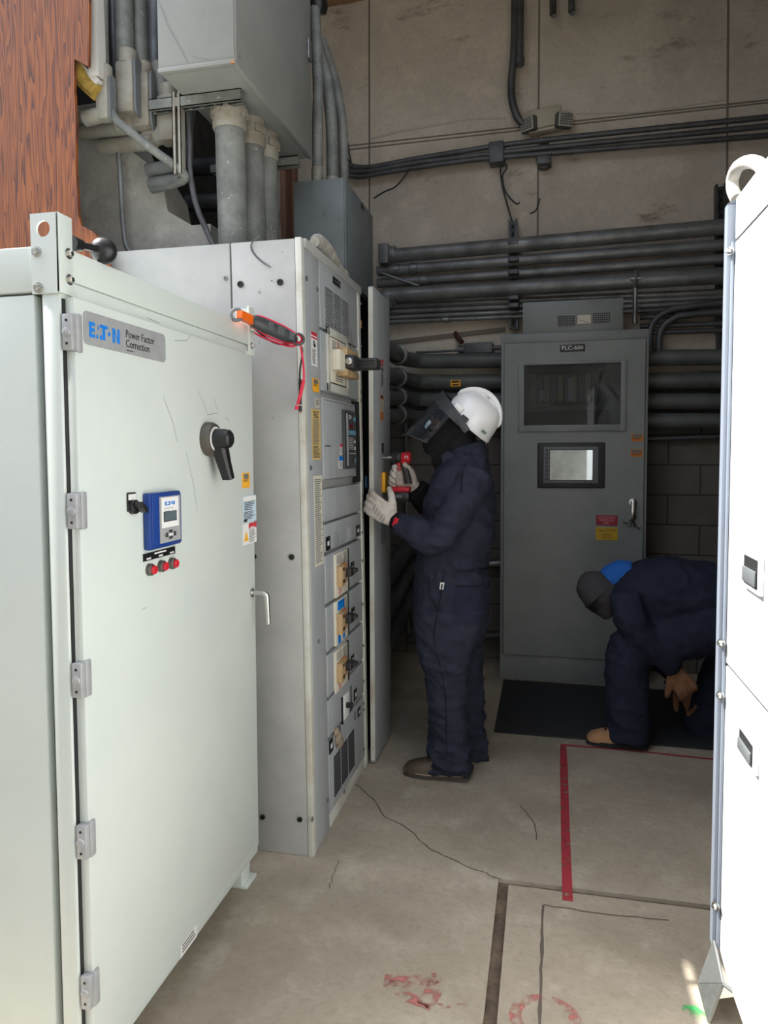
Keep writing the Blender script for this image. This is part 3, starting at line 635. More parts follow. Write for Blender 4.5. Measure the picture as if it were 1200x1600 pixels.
mb = MB(); FS.box(mb, .02, SE, SH - .03, SH + .004, -.03, .012, 0, .003); mb.build('top_trim', M['swb'], R)
for y in (455, 475, 541, 612, 625, 752, 775, 797, 808, 832, 876, 944, 1009, 1064, 1099, 1109, 1171): screw_mb(FS.at(560.5 + (y - 450) * .008, y, .006), NX, .007, .006, False).build('cover_screw', M['dull'], R)
for x, y in ((478, 435), (485, 731), (497, 1002), (511, 1250), (487, 1280), (537, 1237), (495, 452)): screw_mb(FS.at(x, y, .001), NX, .009, .005, False).build('cover_screw', M['dull'], R)
# louvres: dark slots with pressed lips
def louvre(xl, xr, yt, yb, n, name, m=1, cols=1):
    a0, a1, b0, b1 = FS.rect(xl, xr, yt, yb); mb = MB(); h = (b1 - b0) / n; w = (a1 - a0) / cols
    for i in range(n):
        for c in range(cols):
            z = b0 + h * (i + .5); A0, A1 = a0 + w * (c + .06), a0 + w * (c + .94)
            FS.box(mb, A0, A1, z - h * .22, z + h * .22, .0035, .0046, 1); FS.box(mb, A0, A1, z + h * .1, z + h * .30, .004, .008, 0)
    return mb.build(name, [M['swbf'], M['dark']], p_top if m else p_low)
louvre(505, 543, 446, 508, 16, 'louvre', 1, 3)
a0, a1 = FS.px(520.5, 1200)[0], FS.px(553.5, 1160)[0]; b0, b1 = FS.px(522, 1246)[1], FS.px(520.5, 1183)[1]
mb = MB(); n = 13
for i in range(n):
    z = b0 + (b1 - b0) * (i + .5) / n
    for c in range(3):
        A = a0 + (a1 - a0) * c / 3; FS.box(mb, A, A + (a1 - a0) * .30, z - .0052, z + .0052, .0025, .0034, 0)
mb.build('vent_slots', M['void'], p_low)
mb = MB(); A = FS.rect(518, 529.5, 431, 441); FS.box(mb, A[0], A[1], FS.px(518.5, 442.5)[1], A[3], .004, .007, 0, .001); np_ = mb.build('nameplate', M['blk'], p_top)
mb = MB(); FS.box(mb, A[0] + .02, A[1] - .02, FS.px(518.5, 442.5)[1] + .012, A[3] - .012, .007, .0073); mb.build('engraving', M['mgrey'], np_)
# main breaker
a0, a1, b0, b1 = FS.rect(507, 541, 509, 610); w = a1 - a0; h = b1 - b0
mb = MB(); FS.box(mb, a0, a1, b1 - h * .13, b1, .004, .012, 0, .002); FS.box(mb, a0, a1, b0, b0 + h * .13, .004, .012, 0, .002); FS.box(mb, a0, a0 + w * .10, b0, b1, .004, .012, 0, .002); FS.box(mb, a1 - w * .09, a1, b0, b1, .004, .012, 0, .002)
mb.build('breaker_frame', M['dirty'], p_brk)
mb = MB(); FS.box(mb, a0 + w * .1, a1 - w * .09, b0 + h * .13, b1 - h * .13, .002, .006, 1); FS.box(mb, a0 + w * .12, a1 - w * .20, b0 + h * .15, b1 - h * .15, .006, .014, 0, .002)
FS.box(mb, a0 + w * .12, a0 + w * .62, b0 + h * .34, b0 + h * .66, .014, .05, 0, .004); FS.box(mb, a0 + w * .42, a0 + w * .46, b0 + h * .68, b1 - h * .18, .014, .0146, 2)
FS.lines(mb, a0 + w * .16, a0 + w * .4, b0 + h * .68, b1 - h * .18, 6, .014, 3); FS.lines(mb, a0 + w * .3, a0 + w * .7, b0 + h * .18, b0 + h * .32, 4, .014, 3)
mbk = mb.build('main_breaker', [M['cream'], M['void'], M['red'], M['mgrey']], R); zc = b0 + h * .50
mb = MB(); FS.box(mb, a0 + w * .35, a0 + w * .95, zc - .058, zc - .030, .014, .06, 0, .004); FS.box(mb, a0 + w * .35, a0 + w * .95, zc + .026, zc + .056, .014, .06, 0, .004); mb.build('operator_block', M['tan'], mbk)
mb = MB(); p = FS.pt(a0 + w * .52, zc - .002, .07)
FS.box(mb, a0 + w * .36, a0 + w * .70, zc - .030, zc + .026, .04, .088, 0, .006)
FS.box(mb, a0 + w * .60, a0 + w * .85, zc - .024, zc + .020, .06, .165, 0, .006)
for k in (-.014, -.002, .010): FS.box(mb, a0 + w * .58, a0 + w * .6, zc + k - .003, zc + k + .003, .09, .155, 0, .001)
mb.lathe(FS.pt(a0 + w * .36, zc, .066), (0, -1, 0), [(0, .015), (.004, .014), (.006, .008)], 18, 1)
mb.build('breaker_handle', [M['blk2'], M['steel']], mbk)
mb = MB(); FS.box(mb, a0 - .03, a0 + .008, b1 - h * .03, b1 - h * .02, .012, .014); scratch(FS, mb, [(507, 508), (509, 515), (510, 521), (501, 514)], .003, .014); mb.build('breaker_mark', M['ink'], p_brk)
# trip unit
a0, a1, b0, b1 = FS.rect(531, 550, 640, 733); w = a1 - a0; h = b1 - b0
mb = MB(); FS.box(mb, a0, a1, b0, b1, .004, .020, 0, .004); FS.box(mb, a0 + w * .14, a0 + w * .28, b0 + h * .05, b1 - h * .06, .020, .022, 1, .001)
FS.box(mb, a0 + w * .38, a0 + w * .72, b1 - h * .30, b1 - h * .235, .020, .0215, 2)
for i in range(3):
    for j in range(6): FS.box(mb, a0 + w * (.36 + .10 * j), a0 + w * (.42 + .10 * j), b1 - h * (.362 + .026 * i), b1 - h * (.345 + .026 * i), .020, .0212, 3)
for i in range(8): FS.box(mb, a0 + w * .36, a0 + w * .60, b1 - h * (.47 + .028 * i), b1 - h * (.463 + .028 * i), .020, .0208, 4); FS.box(mb, a0 + w * .64, a0 + w * .72, b1 - h * (.47 + .028 * i), b1 - h * (.463 + .028 * i), .020, .0208, 4)
for q, t in ((.10, .17), (.83, .90)): FS.box(mb, a0 + w * .80, a0 + w * .92, b1 - h * t, b1 - h * q, .020, .0210, 3)
for q in (.50, .62): FS.box(mb, a0 + w * .82, a0 + w * .90, b1 - h * (q + .06), b1 - h * q, .020, .0210, 4)
FS.box(mb, a0 + w * .38, a0 + w * .75, b0 + h * .07, b0 + h * .24, .020, .026, 0, .003); FS.lines(mb, a0 + w * .36, a0 + w * .6, b1 - h * .15, b1 - h * .08, 3, .0202, 4)
FS.box(mb, a0 + w * .36, a0 + w * .92, b1 - h * .745, b1 - h * .738, .020, .0208, 4)
mb.build('trip_unit', [M['dgrey'], M['gpad'], mat('dark_red_window', (96, 12, 22), .2), mat('pale_blue_key', (110, 170, 206), .5), M['lb']], R)
sticker(FS, p_trip, 528, 534, 694, 711, [('fill', 0, 1, .76, 1, 'red', 0), ('lines', .1, .9, .05, .7, 'mgrey', 7)], d=.008)
sticker(FS, p_trip, 526, 535, 713, 732, [('fill', .04, 1, .62, 1, 'cyan', 0), ('lines', .1, .9, .08, .55, 'mgrey', 6)], d=.008)
mb = MB(); FS.pbox(mb, 504.3, 505.6, 671, 704, .004, .006); FS.pbox(mb, 505, 513.5, 696, 697.5, .008, .009); mb.build('slot', M['ink'], R)
mb = MB(); a0, a1, b0, b1 = FS.rect(554.5, 559.5, 627, 754); FS.box(mb, a0, a1, b0, b1, -.015, .0085); mb.build('door_gap', M['void'], R)
mb = MB()
for y in (624, 749): FS.pbox(mb, 504, 551, y, y + 1.2, .007, .0076)
mb.build('pressed_line', M['mgrey'], p_trip)
# stickers on the gutter cover
sticker(FS, R, 485.5, 495, 517, 570, [('fill', 0, 1, .9, 1, 'red', 0), ('fill', 0, 1, .81, .86, 'red', 0), ('dia', .3, .6, .66, .78, 'ink', 0), ('dia', .3, .8, .54, .70, 'ink', 0), ('lines', .15, .8, .06, .50, 'ink', 9)], label='white shock warning label with red top')
sticker(FS, R, 488, 498, 590, 611, ARC, base='yel', label='yellow sticker with a grey printed block')
sticker(FS, R, 492, 498.5, 622, 636, [('lines', .1, .9, .1, .9, 'ink', 5)], base='cream')
sticker(FS, R, 486, 500.5, 638, 719, [('lines', .2, .9, .82, .97, 'ink', 5), ('lines', .1, .95, .30, .80, 'mgrey', 22), ('lines', .1, .95, .04, .28, 'ink', 10)], base='paper', label='yellowed printed instruction label')
sticker(FS, R, 489.5, 504, 744, 888, [('lines', .1, .92, .03, .97, 'mgrey', 40)], base='cream', label='long cream schedule label')
# small plates on the blank cover
def plate(x, y, w, h, inner=True):
    a, b = FS.px(x, y); mb = MB(); FS.box(mb, a - w / 2, a + w / 2, b - h / 2, b + h / 2, .004, .007, 0, .001)
    if inner: FS.box(mb, a - w * .22, a + w * .22, b - h * .16, b + h * .16, .007, .0074, 1)
    return mb.build('tag_plate', [M['blk'], M['lb']], R)
plate(510.5, 849, .055, .055); plate(557.5, 829, .06, .05)
for x, y in ((522, 843), (546, 833)):
    a, b = FS.px(x, y); mb = MB(); FS.box(mb, a - .05, a + .05, b - .03, b + .03, .004, .006, 0, .001); mb.build('blank_plate', M['swbf'], R)
plate(549, 888, .06, .06); plate(550, 959, .06, .06); plate(549, 1031, .05, .045); plate(553.5, 1085, .05, .05); plate(559.5, 1112, .045, .04); plate(515.5, 1165, .05, .055)
sticker(FS, R, 545, 551, 893, 903, [('lines', .1, .9, .1, .9, 'red', 5)], d=.004); sticker(FS, R, 546, 553, 1037, 1048, [('fill', 0, 1, .75, 1, 'cyan', 0)], d=.004)
# feeder breakers
def feeder(yt, yb, blue):
    a0, a1, b0, b1 = FS.rect(519.5, 541.5, yt, yb); w = a1 - a0; h = b1 - b0
    mb = MB(); FS.box(mb, a0, a1, b0, b1, .003, .012, 0, .002); FS.box(mb, a1 - w * .10, a1, b0, b1, .004, .0125, 1)
    FS.box(mb, a0 + w * .62, a0 + w * .66, b1 - h * .45, b1 - .005, .012, .0128, 1); FS.box(mb, a0 + w * .76, a0 + w * .80, b1 - h * .45, b1 - .005, .012, .0128, 1)
    if blue: FS.box(mb, a0 + w * .16, a0 + w * .62, b0 + h * .76, b0 + h * .97, .012, .0128, 2); FS.box(mb, a0 + w * .14, a0 + w * .34, b0 + h * .02, b0 + h * .22, .012, .0128, 2); FS.box(mb, a0 + w * .5, a0 + w * .65, b0 + h * .04, b0 + h * .2, .012, .0128, 2)
    else: FS.lines(mb, a0 + w * .1, a0 + w * .6, b0 + h * .76, b0 + h * .97, 6, .012, 3); FS.lines(mb, a0 + w * .2, a0 + w * .4, b0 + h * .03, b0 + h * .2, 5, .012, 4)
    f = mb.build('feeder_breaker', [M['cream'], M['void'], M['cyan'], M['mgrey'], M['redc']], R)
    mb = MB(); FS.box(mb, a0 + w * .06, a0 + w * .34, b0 + h * .25, b0 + h * .72, .012, .034, 0, .002); FS.box(mb, a0 + w * .34, a0 + w * .62, b0 + h * .27, b0 + h * .74, .012, .026, 1, .002)
    for q in (.32, .60): FS.box(mb, a0 + w * .16, a0 + w * .27, b0 + h * q, b0 + h * (q + .08), .034, .035, 2)
    mb.build('cover_block', [M['tan'], M['tan2'], M['void']], f)
    mb = MB(); FS.box(mb, a0 + w * .48, a0 + w * .78, b0 + h * .40, b0 + h * .60, .02, .05, 0, .004); FS.box(mb, a0 + w * .56, a0 + w * .76, b0 + h * .48, b0 + h * .58, .05, .066, 0, .004); mb.build('toggle', M['blk2'], f)
feeder(867, 936, False); feeder(941, 1012, True); feeder(1020, 1086, False)
a0, a1, b0, b1 = FS.rect(532.5, 541.5, 1089, 1128); mb = MB(); FS.box(mb, a0, a1, b0, b1, .004, .012, 0, .002); FS.box(mb, a0 - .01, a0, b0 - .01, b1, .004, .010, 1); f = mb.build('feeder_breaker', [M['lb'], M['void']], R)
mb = MB(); FS.box(mb, a0 + .03, a1 - .035, b0 + (b1 - b0) * .45, b0 + (b1 - b0) * .65, .012, .04, 0, .003); mb.build('toggle', M['blk'], f)
mb = MB(); FS.pbox(mb, 546, 548, 1072, 1112, .003, .0045); FS.pbox(mb, 553, 554, 1112, 1126, .003, .0045); FS.pbox(mb, 527.5, 531, 1139, 1159, .002, .0042); mb.build('slot', M['void'], R)
mb = MB(); a, b = FS.px(524, 1153); mb.ball(FS.pt(a, b, .012), (.016, .026, .03), 0, 10, 8); mb.ball(FS.pt(a + .03, b - .03, .010), (.015, .04, .02), 0, 10, 8); mb.ball(FS.pt(a - .01, b + .03, .008), (.012, .025, .02), 0, 10, 8); mb.build('lint_tuft', mat('dusty_lint', (150, 136, 116), 1, bump=1, bs=60), p_low)
mb = MB()
for pts in ([(547, 514), (549, 540), (546, 545)],): scratch(FS, mb, pts, .012, .0045)
mb.build('glue_residue', mat('old_adhesive', (150, 136, 122), .8), p_top)
mb = MB(); FS.pbox(mb, 560.5, 562.5, 500, 512, .006, .008, 0); mb.build('tape_strip', M['tan'], R)
mb = MB(); FS.pbox(mb, 568.5, 571.5, 744, 763, .006, .008, 0); mb.build('tape_strip', mat('blue_tape', (96, 158, 196), .5), R)['label'] = 'light blue tape'
# white wrapped conduit along the top edge, loose wire on the end panel
mb = MB(); zt = SH + .03; P = [V((SX - .03 - .01 * k, y, zt + dz)) for k, (y, dz) in enumerate(((2.62, .0), (2.70, .028), (2.85, .03), (3.0, .012), (3.10, .0), (3.18, .012)))]
mb.tube(P, [.018, .026, .028, .024, .028, .03], 12, sm=4)
tag(mb.build('wrapped_hose', M['tape']), 'dirty white wrapped hose lying along the top front edge of the light grey switchboard', 'hose')
mb = MB(); P = [FE.at(x, y, d) for x, y, d in ((423, 372, .03), (409, 380, .02), (406, 391, .015), (414, 403, .014), (426, 413, .016), (438, 420, .03))]; mb.tube(P, .0028, 6, sm=5)
tag(mb.build('loose_wire', M['dark']), 'thin dark wire hanging over the top of the light grey end panel', 'wire')

# ---- far section with its door swung clear
SE2 = 3.87
R = thing('switchgear_section', 'next switchboard section with a black open front and a tall panel door standing ajar', 'switchboard', (-1.25, 3.6, 0))
mb = MB()
for x0, x1, y0, y1, z0, z1, m in ((-1.75, SX - .03, 3.272, 3.29, 0, 2.25, 0), (-1.75, SX - .03, SE2 - .02, SE2, 0, 2.25, 0), (-1.75, -1.72, 3.29, SE2 - .02, 0, 2.25, 0), (-1.72, SX - .03, 3.29, SE2 - .02, 2.23, 2.25, 0), (-1.72, SX - .03, 3.29, SE2 - .02, .0, .02, 0)): mb.box(x0, x1, y0, y1, z0, z1, m)
mb.build('carcass', [M['void']], R)
mb = MB()
for i, x in enumerate((-1.0, -1.08)):
    for j in range(4): mb.tube([V((x, 3.32 + .05 * j, 2.2)), V((x + .03, 3.34 + .05 * j, 1.5)), V((x + .02, 3.33 + .05 * j, .9)), V((x, 3.32 + .05 * j, .1))], .012, 8, sm=4)
mb.build('cable_bundle', M['blk2'], R)
dx0, dx1, dy0, dy1 = -.806, -.781, 3.262, 3.62
FDR = Face((dx1, dy0, 0), (0, 1, 0), (0, 0, 1), (1, 0, 0))
mb = MB(); mb.box(dx0, dx1, dy0, dy1, .008, 2.258, 0, .004); D = mb.build('panel_door', M['swbf'], R)
mb = MB(); mb.box(dx0 + .002, dx1 - .002, dy0 - .0015, dy0 + .001, .02, 2.25); mb.build('edge_strip', M['dirty'], D)
sticker(FDR, D, 594.5, 599, 561, 604, [('fill', 0, 1, .9, 1, 'red', 0), ('fill', 0, 1, .8, .86, 'red', 0), ('dia', .2, .8, .55, .74, 'ink', 0), ('lines', .1, .9, .05, .5, 'ink', 8)], base='gpad')
sticker(FDR, D, 594, 599, 616, 656, [('fill', .1, .9, .86, .96, 'ink', 0), ('fill', .05, .95, .34, .8, 'cream', 0), ('lines', .1, .8, .36, .78, 'mgrey', 6)], base='oran', label='orange and cream label')
mb = MB(); FDR.pbox(mb, 596, 599, 692, 708, .0, .003); mb.build('keyhole', M['blk'], D)
mb = MB(); FDR.pbox(mb, 596, 601.5, 738, 770, 0, .018, 0, .006); mb.build('yellow_handle', M['yel'], D)
mb = MB()
for i in range(12):
    a, b = FDR.px(595, 806 + i * 4); FDR.box(mb, a, a + .10, b - .004, b + .004, 0, .002)
mb.build('louvre', M['mgrey'], D)

# ---- conduits rising from the switchboard to the pull box
ZB = 2.85
for k, (px, py, lab) in enumerate(((358, 160, 'thick galvanised conduit rising into the pull box, nearest of three'), (389.5, 190, 'thick galvanised conduit rising into the pull box, between the nearest and the farthest'), (411, 212, 'thick galvanised conduit rising into the pull box, farthest of three'))):
    p = onZ(px, py, ZB); r = .057
    mb = MB(); mb.tube([V((p.x + .010, p.y, SH - .02)), V((p.x, p.y, ZB - .06))], r, 28)
    t = tag(mb.build('vertical_conduit', M['galv2']), lab, 'conduit', 'thick conduits above the light grey switchboard')
    mb = MB(); mb.lathe((p.x, p.y, ZB - .11), (0, 0, 1), [(0, r + .004), (.01, r + .008), (.055, r + .008), (.058, r + .012), (.075, r + .012), (.078, r + .006), (.11, r + .006)], 28)
    for q in range(10):
        a = 2 * PI * q / 10; mb.obox((p.x, p.y, ZB - .05), (-math.sin(a), math.cos(a), 0), (0, 0, 1), (math.cos(a), math.sin(a), 0), -.014, .014, -.01, .02, r + .004, r + .015, 0, .002)
    mb.build('coupling', M['fit'], t)
# ---- pull box overhead
c = onZ(366, 97, ZB); e = onZ(490, 247, ZB); xl = onY(246, 60, c.y).x
R = thing('pull_box', 'large grey pull box overhead with three thick conduits entering from below', 'electrical box', ((xl + c.x) / 2, (c.y + e.y) / 2, ZB))
mb = MB(); mb.box(xl, c.x, c.y, e.y, ZB, 3.95, 0, .004); mb.build('enclosure', M['box'], R)
mb = MB(); mb.box(c.x - .008, c.x + .006, c.y + .006, e.y - .004, ZB + .006, 3.94, 0, .003); mb.build('side_cover', M['box'], R)
mb = MB(); mb.box(xl, c.x + .004, c.y - .004, c.y + .02, ZB - .004, ZB + .012, 0, .002); mb.box(c.x - .012, c.x + .008, c.y, e.y, ZB - .005, ZB + .006, 0, .002); mb.build('folded_lip', M['box'], R)
FBX = Face((c.x + .006, 0, 0), (0, 1, 0), (0, 0, 1), (1, 0, 0)); mb = MB(); FBX.pbox(mb, 479, 484, 58, 90, 0, .012, 0, .004); mb.build('latch', M['galv'], R)
FBY = Face((0, c.y - .004, 0), (1, 0, 0), (0, 0, 1), (0, -1, 0)); mb = MB(); scratch(FBY, mb, [(248, 2), (262, 40), (280, 72), (292, 96)], .002); scratch(FBY, mb, [(300, 88), (330, 94)], .0015); mb.build('scratch', M['mgrey'], R)
mb = MB(); mb.box(c.x - .012, c.x + .003, c.y - .0055, c.y + .004, ZB - .005, ZB + .006); mb.build('rust_spot', M['tan2'], R)
def strut(p0, p1, w=.041, parent=None, name='strut_channel', m='galv2', holes=True):
    p0, p1 = V(p0), V(p1); t = (p1 - p0).normalized(); q = V((0, 0, 1)) if abs(t.z) < .5 else V((0, 1, 0)); q = (q - t * q.dot(t)).normalized(); s_ = t.cross(q); L = (p1 - p0).length
    mb = MB(); mb.obox(p0, t, q, s_, 0, L, -w, 0, -w / 2, -w / 2 + .003); mb.obox(p0, t, q, s_, 0, L, -w, 0, w / 2 - .003, w / 2); mb.obox(p0, t, q, s_, 0, L, -.003, 0, -w / 2, w / 2); 
    mb.obox(p0, t, q, s_, 0, L, -w, -w + .003, -w / 2, -w / 2 + .012); mb.obox(p0, t, q, s_, 0, L, -w, -w + .003, w / 2 - .012, w / 2)
    if holes:
        for k in range(int(L / .05)): mb.obox(p0, t, q, s_, .02 + .05 * k, .046 + .05 * k, -w - .0006, -w + .0006, -.007, .007, 1)
    return mb.build(name, [M[m], M['void']], parent)
y = 2.585; a = onY(236, 130, y); b = onY(379, 126, y); tag(strut((a.x, y, ZB - .002), (b.x, y, ZB - .002)), 'slotted strut channel under the near end of the overhead pull box', 'strut')
a = onY(430, 240, 3.24); tag(strut((onY(425, 236, 3.2).x - .3, 3.2, ZB - .006), (onY(468, 236, 3.2).x, 3.2, ZB - .006), holes=False), 'short strut channel under the far end of the overhead pull box', 'strut')
# ---- wireway standing on the far section
WX0, WX1, WY0, WY1, WZ = onY(458, 275, 3.30).x, onY(537, 267, 3.30).x, 3.30, 3.86, 2.775
R = thing('wireway_box', 'tall dark grey box with three curved conduits rising out of its top', 'electrical box', ((WX0 + WX1) / 2, 3.6, 2.25))
mb = MB(); mb.box(WX0, WX1, WY0, WY1, 2.255, WZ, 0, .004); mb.build('enclosure', M['wire'], R)
mb = MB(); mb.box(WX1 - .004, WX1 + .006, WY0 + .01, WY1 - .006, 2.26, WZ - .006, 0, .002); mb.build('side_cover', M['wire'], R)
FWX = Face((WX1 + .006, 0, 0), (0, 1, 0), (0, 0, 1), (1, 0, 0)); mb = MB(); FWX.pbox(mb, 564, 568, 316, 324, 0, .006, 0, .002); mb.build('tag_plate', M['blk'], R)
for k, (pts, lab) in enumerate((([(496, 271), (496, 200), (497, 140), (495, 80), (492, 20), (490, -30)], 'left conduit of the three on the tall dark grey box, nearly straight'), ([(519, 268), (519, 220), (516, 170), (509, 120), (502, 95), (494, 60)], 'middle conduit of the three on the tall dark grey box, leaning left'), ([(537, 268), (536, 220), (533, 180), (524, 130), (512, 90), (500, 60)], 'right conduit of the three on the tall dark grey box, bowed outward'))):
    y = 3.42 + .14 * k; P = [onY(x, yy, y + max(0, i - 2) * .02) for i, (x, yy) in enumerate(pts)]; P[0].z = WZ - .01
    r = (.026, .03, .026)[k] ; mb = MB(); mb.tube(P, r, 16, sm=6)
    t = tag(mb.build('curved_conduit', M['galv2']), lab, 'conduit', 'curved conduits above the tall grey box')
    mb = MB(); mb.lathe((P[0].x, P[0].y, WZ), (0, 0, 1), [(0, r + .003), (.10, r + .003), (.105, r)], 16); mb.lathe((P[0].x, P[0].y, WZ), (0, 0, 1), [(0, r + .012), (.014, r + .012)], 8); mb.build('coupling', M['fit'], t)
    if k == 0: mb = MB(); a = onY(494, 8, 3.5); mb.lathe(a - V((0, 0, .04)), (.2, -.4, 1), [(0, .05), (.03, .058), (.06, .05), (.09, .02)], 20); mb.build('dome', M['blk'], t)
for x, w, y, lab in ((442, 9, 3.95, 'brown timber post behind the overhead box, left one'), (456, 6, 4.05, 'narrow brown timber post behind the overhead box, right one')):
    a = onY(x - w / 2, 300, y); b = onY(x + w / 2, 300, y); mb = MB(); mb.box(a.x, b.x, y, y + .08, 0, 5.0, 0, .003); tag(mb.build('timber_post', M['wood']), lab, 'post')
# ---- elbows with removable covers at upper left
def nearer(y): return 2.50 + (y - 2.8) * .5 if y < 3.25 else y
def conduit_run(name, lab, pts, r, y, m='galv2', group='conduits with elbow fittings at the upper left', ys=None, sm=5):
    P = [onY(x, yy, nearer(ys[i] if ys else y)) for i, (x, yy) in enumerate(pts)]; mb = MB(); mb.tube(P, r * .88, 14, sm=sm)
    return tag(mb.build(name, M[m]), lab, 'conduit', group)
def elbow(par, px, py0, py1, wpx, y, r, out=-1, cover=True, m='fit', length=26):
    """Elbow fitting: hub on top, boxy body with an oblong cover on its right-hand side, hub leaving to the left."""
    y = nearer(y); r *= .88; s = y / FPX * 1.02; a, b = onY(px, py0, y), onY(px, py1, y); w = wpx * s / 2
    mb = MB(); mb.lathe((a.x, y, a.z - .01), (0, 0, 1), [(0, r + .008), (.05, r + .007), (.055, r + .002)], 18)
    h = a.z - b.z
    mb.box(a.x - w, a.x + w, y - w * .95, y + w * .95, b.z, a.z, 0, w * .45)
    mb.tube([V((a.x - w * .4, y, b.z + w)), V((a.x - w - length * s, y, b.z + w * .9 - .006))], r + .006, 16)
    o = mb.build('elbow_fitting', M[m], par)
    if cover:
        mb = MB(); n = 10; hh = h / 2 - w * .55; cz = (a.z + b.z) / 2; P = []
        for k in range(2 * n): t = PI * k / n; P.append(V((a.x + w * .98, y + math.cos(t) * w * .75, cz + math.sin(t) * w * .75 + (hh if k < n else -hh))))
        mb.prism(P, (.009, 0, 0)); mb.build('fitting_cover', M['mgrey'], o)
    return o
t = conduit_run('elbow_conduit', 'leftmost galvanised conduit with a rusty elbow fitting beside the white stud', [(157, -60), (158, 60), (160, 124)], .031, 2.80)
elbow(t, 163, 122, 190, 24, 2.80, .026, m='fit')
t = conduit_run('elbow_conduit', 'thick galvanised conduit second from the white stud with a cream elbow fitting', [(193, -60), (195, 60), (197, 100)], .040, 2.95)
elbow(t, 200, 98, 182, 34, 2.95, .034, length=30)
t = conduit_run('elbow_conduit', 'galvanised conduit third from the white stud, its elbow fitting set lower', [(216, -60), (219, 60), (222, 126)], .034, 3.05)
elbow(t, 224, 118, 205, 36, 3.05, .034, length=30)
t = conduit_run('elbow_conduit', 'galvanised conduit behind the strut channel with the lowest elbow fitting', [(248, 100), (258, 150), (262, 160)], .034, 3.10, sm=2)
elbow(t, 265, 152, 226, 36, 3.10, .034, length=26)
conduit_run('diagonal_conduit', 'thin galvanised conduit slanting down from the leftmost elbow to the dark recess', [(170, 168), (182, 188), (196, 200), (240, 235), (272, 258), (286, 270), (288, 280), (270, 288), (238, 296)], .019, 2.85, ys=[2.8, 2.81, 2.83, 2.9, 2.96, 2.98, 3.02, 3.08, 3.15], group=None)
conduit_run('thin_conduit', 'thin grey tube running down the rough concrete to the switchboard top', [(182, 205), (187, 260), (191, 330), (196, 380), (206, 396)], .012, 3.12, m='dull', group=None)
for y0, lab, r in ((180, 'upper horizontal conduit stub entering the rough concrete wall', .045), (203, 'second horizontal conduit stub down the rough concrete wall', .034), (226, 'third horizontal conduit stub down the rough concrete wall', .034), (262, 'dark horizontal conduit stub beside the slanting conduit, upper', .030), (284, 'dark horizontal conduit stub beside the slanting conduit, lower', .028)):
    x0, x1 = ((112, 172), (116, 200), (160, 240), (232, 282), (236, 284))[(180, 203, 226, 262, 284).index(y0)]
    P = [onY(x0, y0 + 4, nearer(3.14)), onY(x1, y0 - 4, nearer(3.05))]; mb = MB(); mb.tube(P, r * .88, 14); tag(mb.build('conduit_stub', M['fit' if y0 < 230 else 'dull']), lab, 'conduit')
tag(strut((onY(282, 150, 2.6).x, 2.6, onY(282, 276, 2.6).z), (onY(282, 150, 2.6).x, 2.6, onY(282, 150, 2.6).z), .036, m='fit', holes=False), 'short upright strut channel beside the lowest elbow fitting', 'strut')
conduit_run('flexible_conduit', 'dark flexible conduit dangling in the recess beside the nearest thick conduit', [(292, 165), (296, 220), (296, 262), (302, 300), (310, 330), (322, 358), (334, 384)], .013, 3.05, m='dark', group=None)
conduit_run('curved_conduit', 'dark curved conduit in the recess behind the strut channel', [(318, 110), (302, 150), (294, 200), (294, 260)], .03, 3.3, m='dull', group=None)
conduit_run('dark_conduit', 'dark vertical conduit behind the cream elbow fittings', [(176, -60), (180, 60), (183, 130)], .018, 3.15, m='dark', group=None)
conduit_run('dark_conduit', 'wide dark conduit left of the overhead pull box', [(238, -60), (241, 60), (243, 140)], .05, 3.3, m='dull', group=None)
for x, y0, lab in ((312, 262, 'upper dark pipe in the recess left of the nearest thick conduit'), (316, 318, 'lower dark pipe in the recess left of the nearest thick conduit')):
    P = [onY(x - 22, y0, 3.5), onY(x + 40, y0 - 2, 3.5)]; mb = MB(); mb.tube(P, .045, 14); tag(mb.build('recess_pipe', M['dark']), lab, 'pipe')
# ---- clamp meter hung on the far bracket
yc = 2.405
R = thing('clamp_meter', 'black clamp meter with orange jaws hung on the pale green cabinet corner', 'meter', onY(420, 515, yc))
A, B = onX(393, 500, LX + .035), onY(463, 531, yc); t = (B - A).normalized(); q = (V((0, 0, 1)) - t * t.z).normalized(); nq = q.cross(t) if q.cross(t).y < 0 else t.cross(q); L = (B - A).length
mb = MB(); mb.loft([[A + t * (L * f) + q * (w * math.cos(2 * PI * k / 16)) + nq * (d * math.sin(2 * PI * k / 16)) for k in range(16)] for f, w, d in ((0, .015, .012), (.04, .022, .017), (.3, .025, .018), (.7, .024, .017), (.93, .020, .015), (1, .010, .008))])
bd = mb.build('meter_body', M['dgrey'], R)
mb = MB()
for f0, n in ((.30, 5), (.52, 7), (.78, 5)):
    for k in range(n): p = A + t * (L * (f0 + .022 * k)); mb.obox(p, t, q, nq, -.001, .001, -.013, .013, .012, .0195, 0)
mb.build('grip_ribs', M['mgrey'], bd)
mb = MB(); J0, J1 = onX(374, 491, LX + .026), onX(404, 507, LX + .040); tj = (J1 - J0).normalized(); qj = (V((0, 0, 1)) - tj * tj.z).normalized(); sj = qj.cross(tj)
P = [J0 + tj * (f * (J1 - J0).length) for f in (0, .3, .65, 1)]
mb.loft([[p + qj * (a * w) + sj * (b * .010) for a, b in ((-1, -1), (1, -1), (1, 1), (-1, 1))] for p, w in zip(P, (.012, .014, .014, .016))])
mb.obox(J1, tj, qj, sj, -.02, .004, -.018, .018, -.016, .014, 0, .003); mb.build('jaw', M['ora'], R)
mb = MB(); mb.torus(J0 + V((-.012, .004, .0)), (.3, -1, 0), .018, .006, 18, 8); mb.build('jaw_tip', M['mgrey'], R)
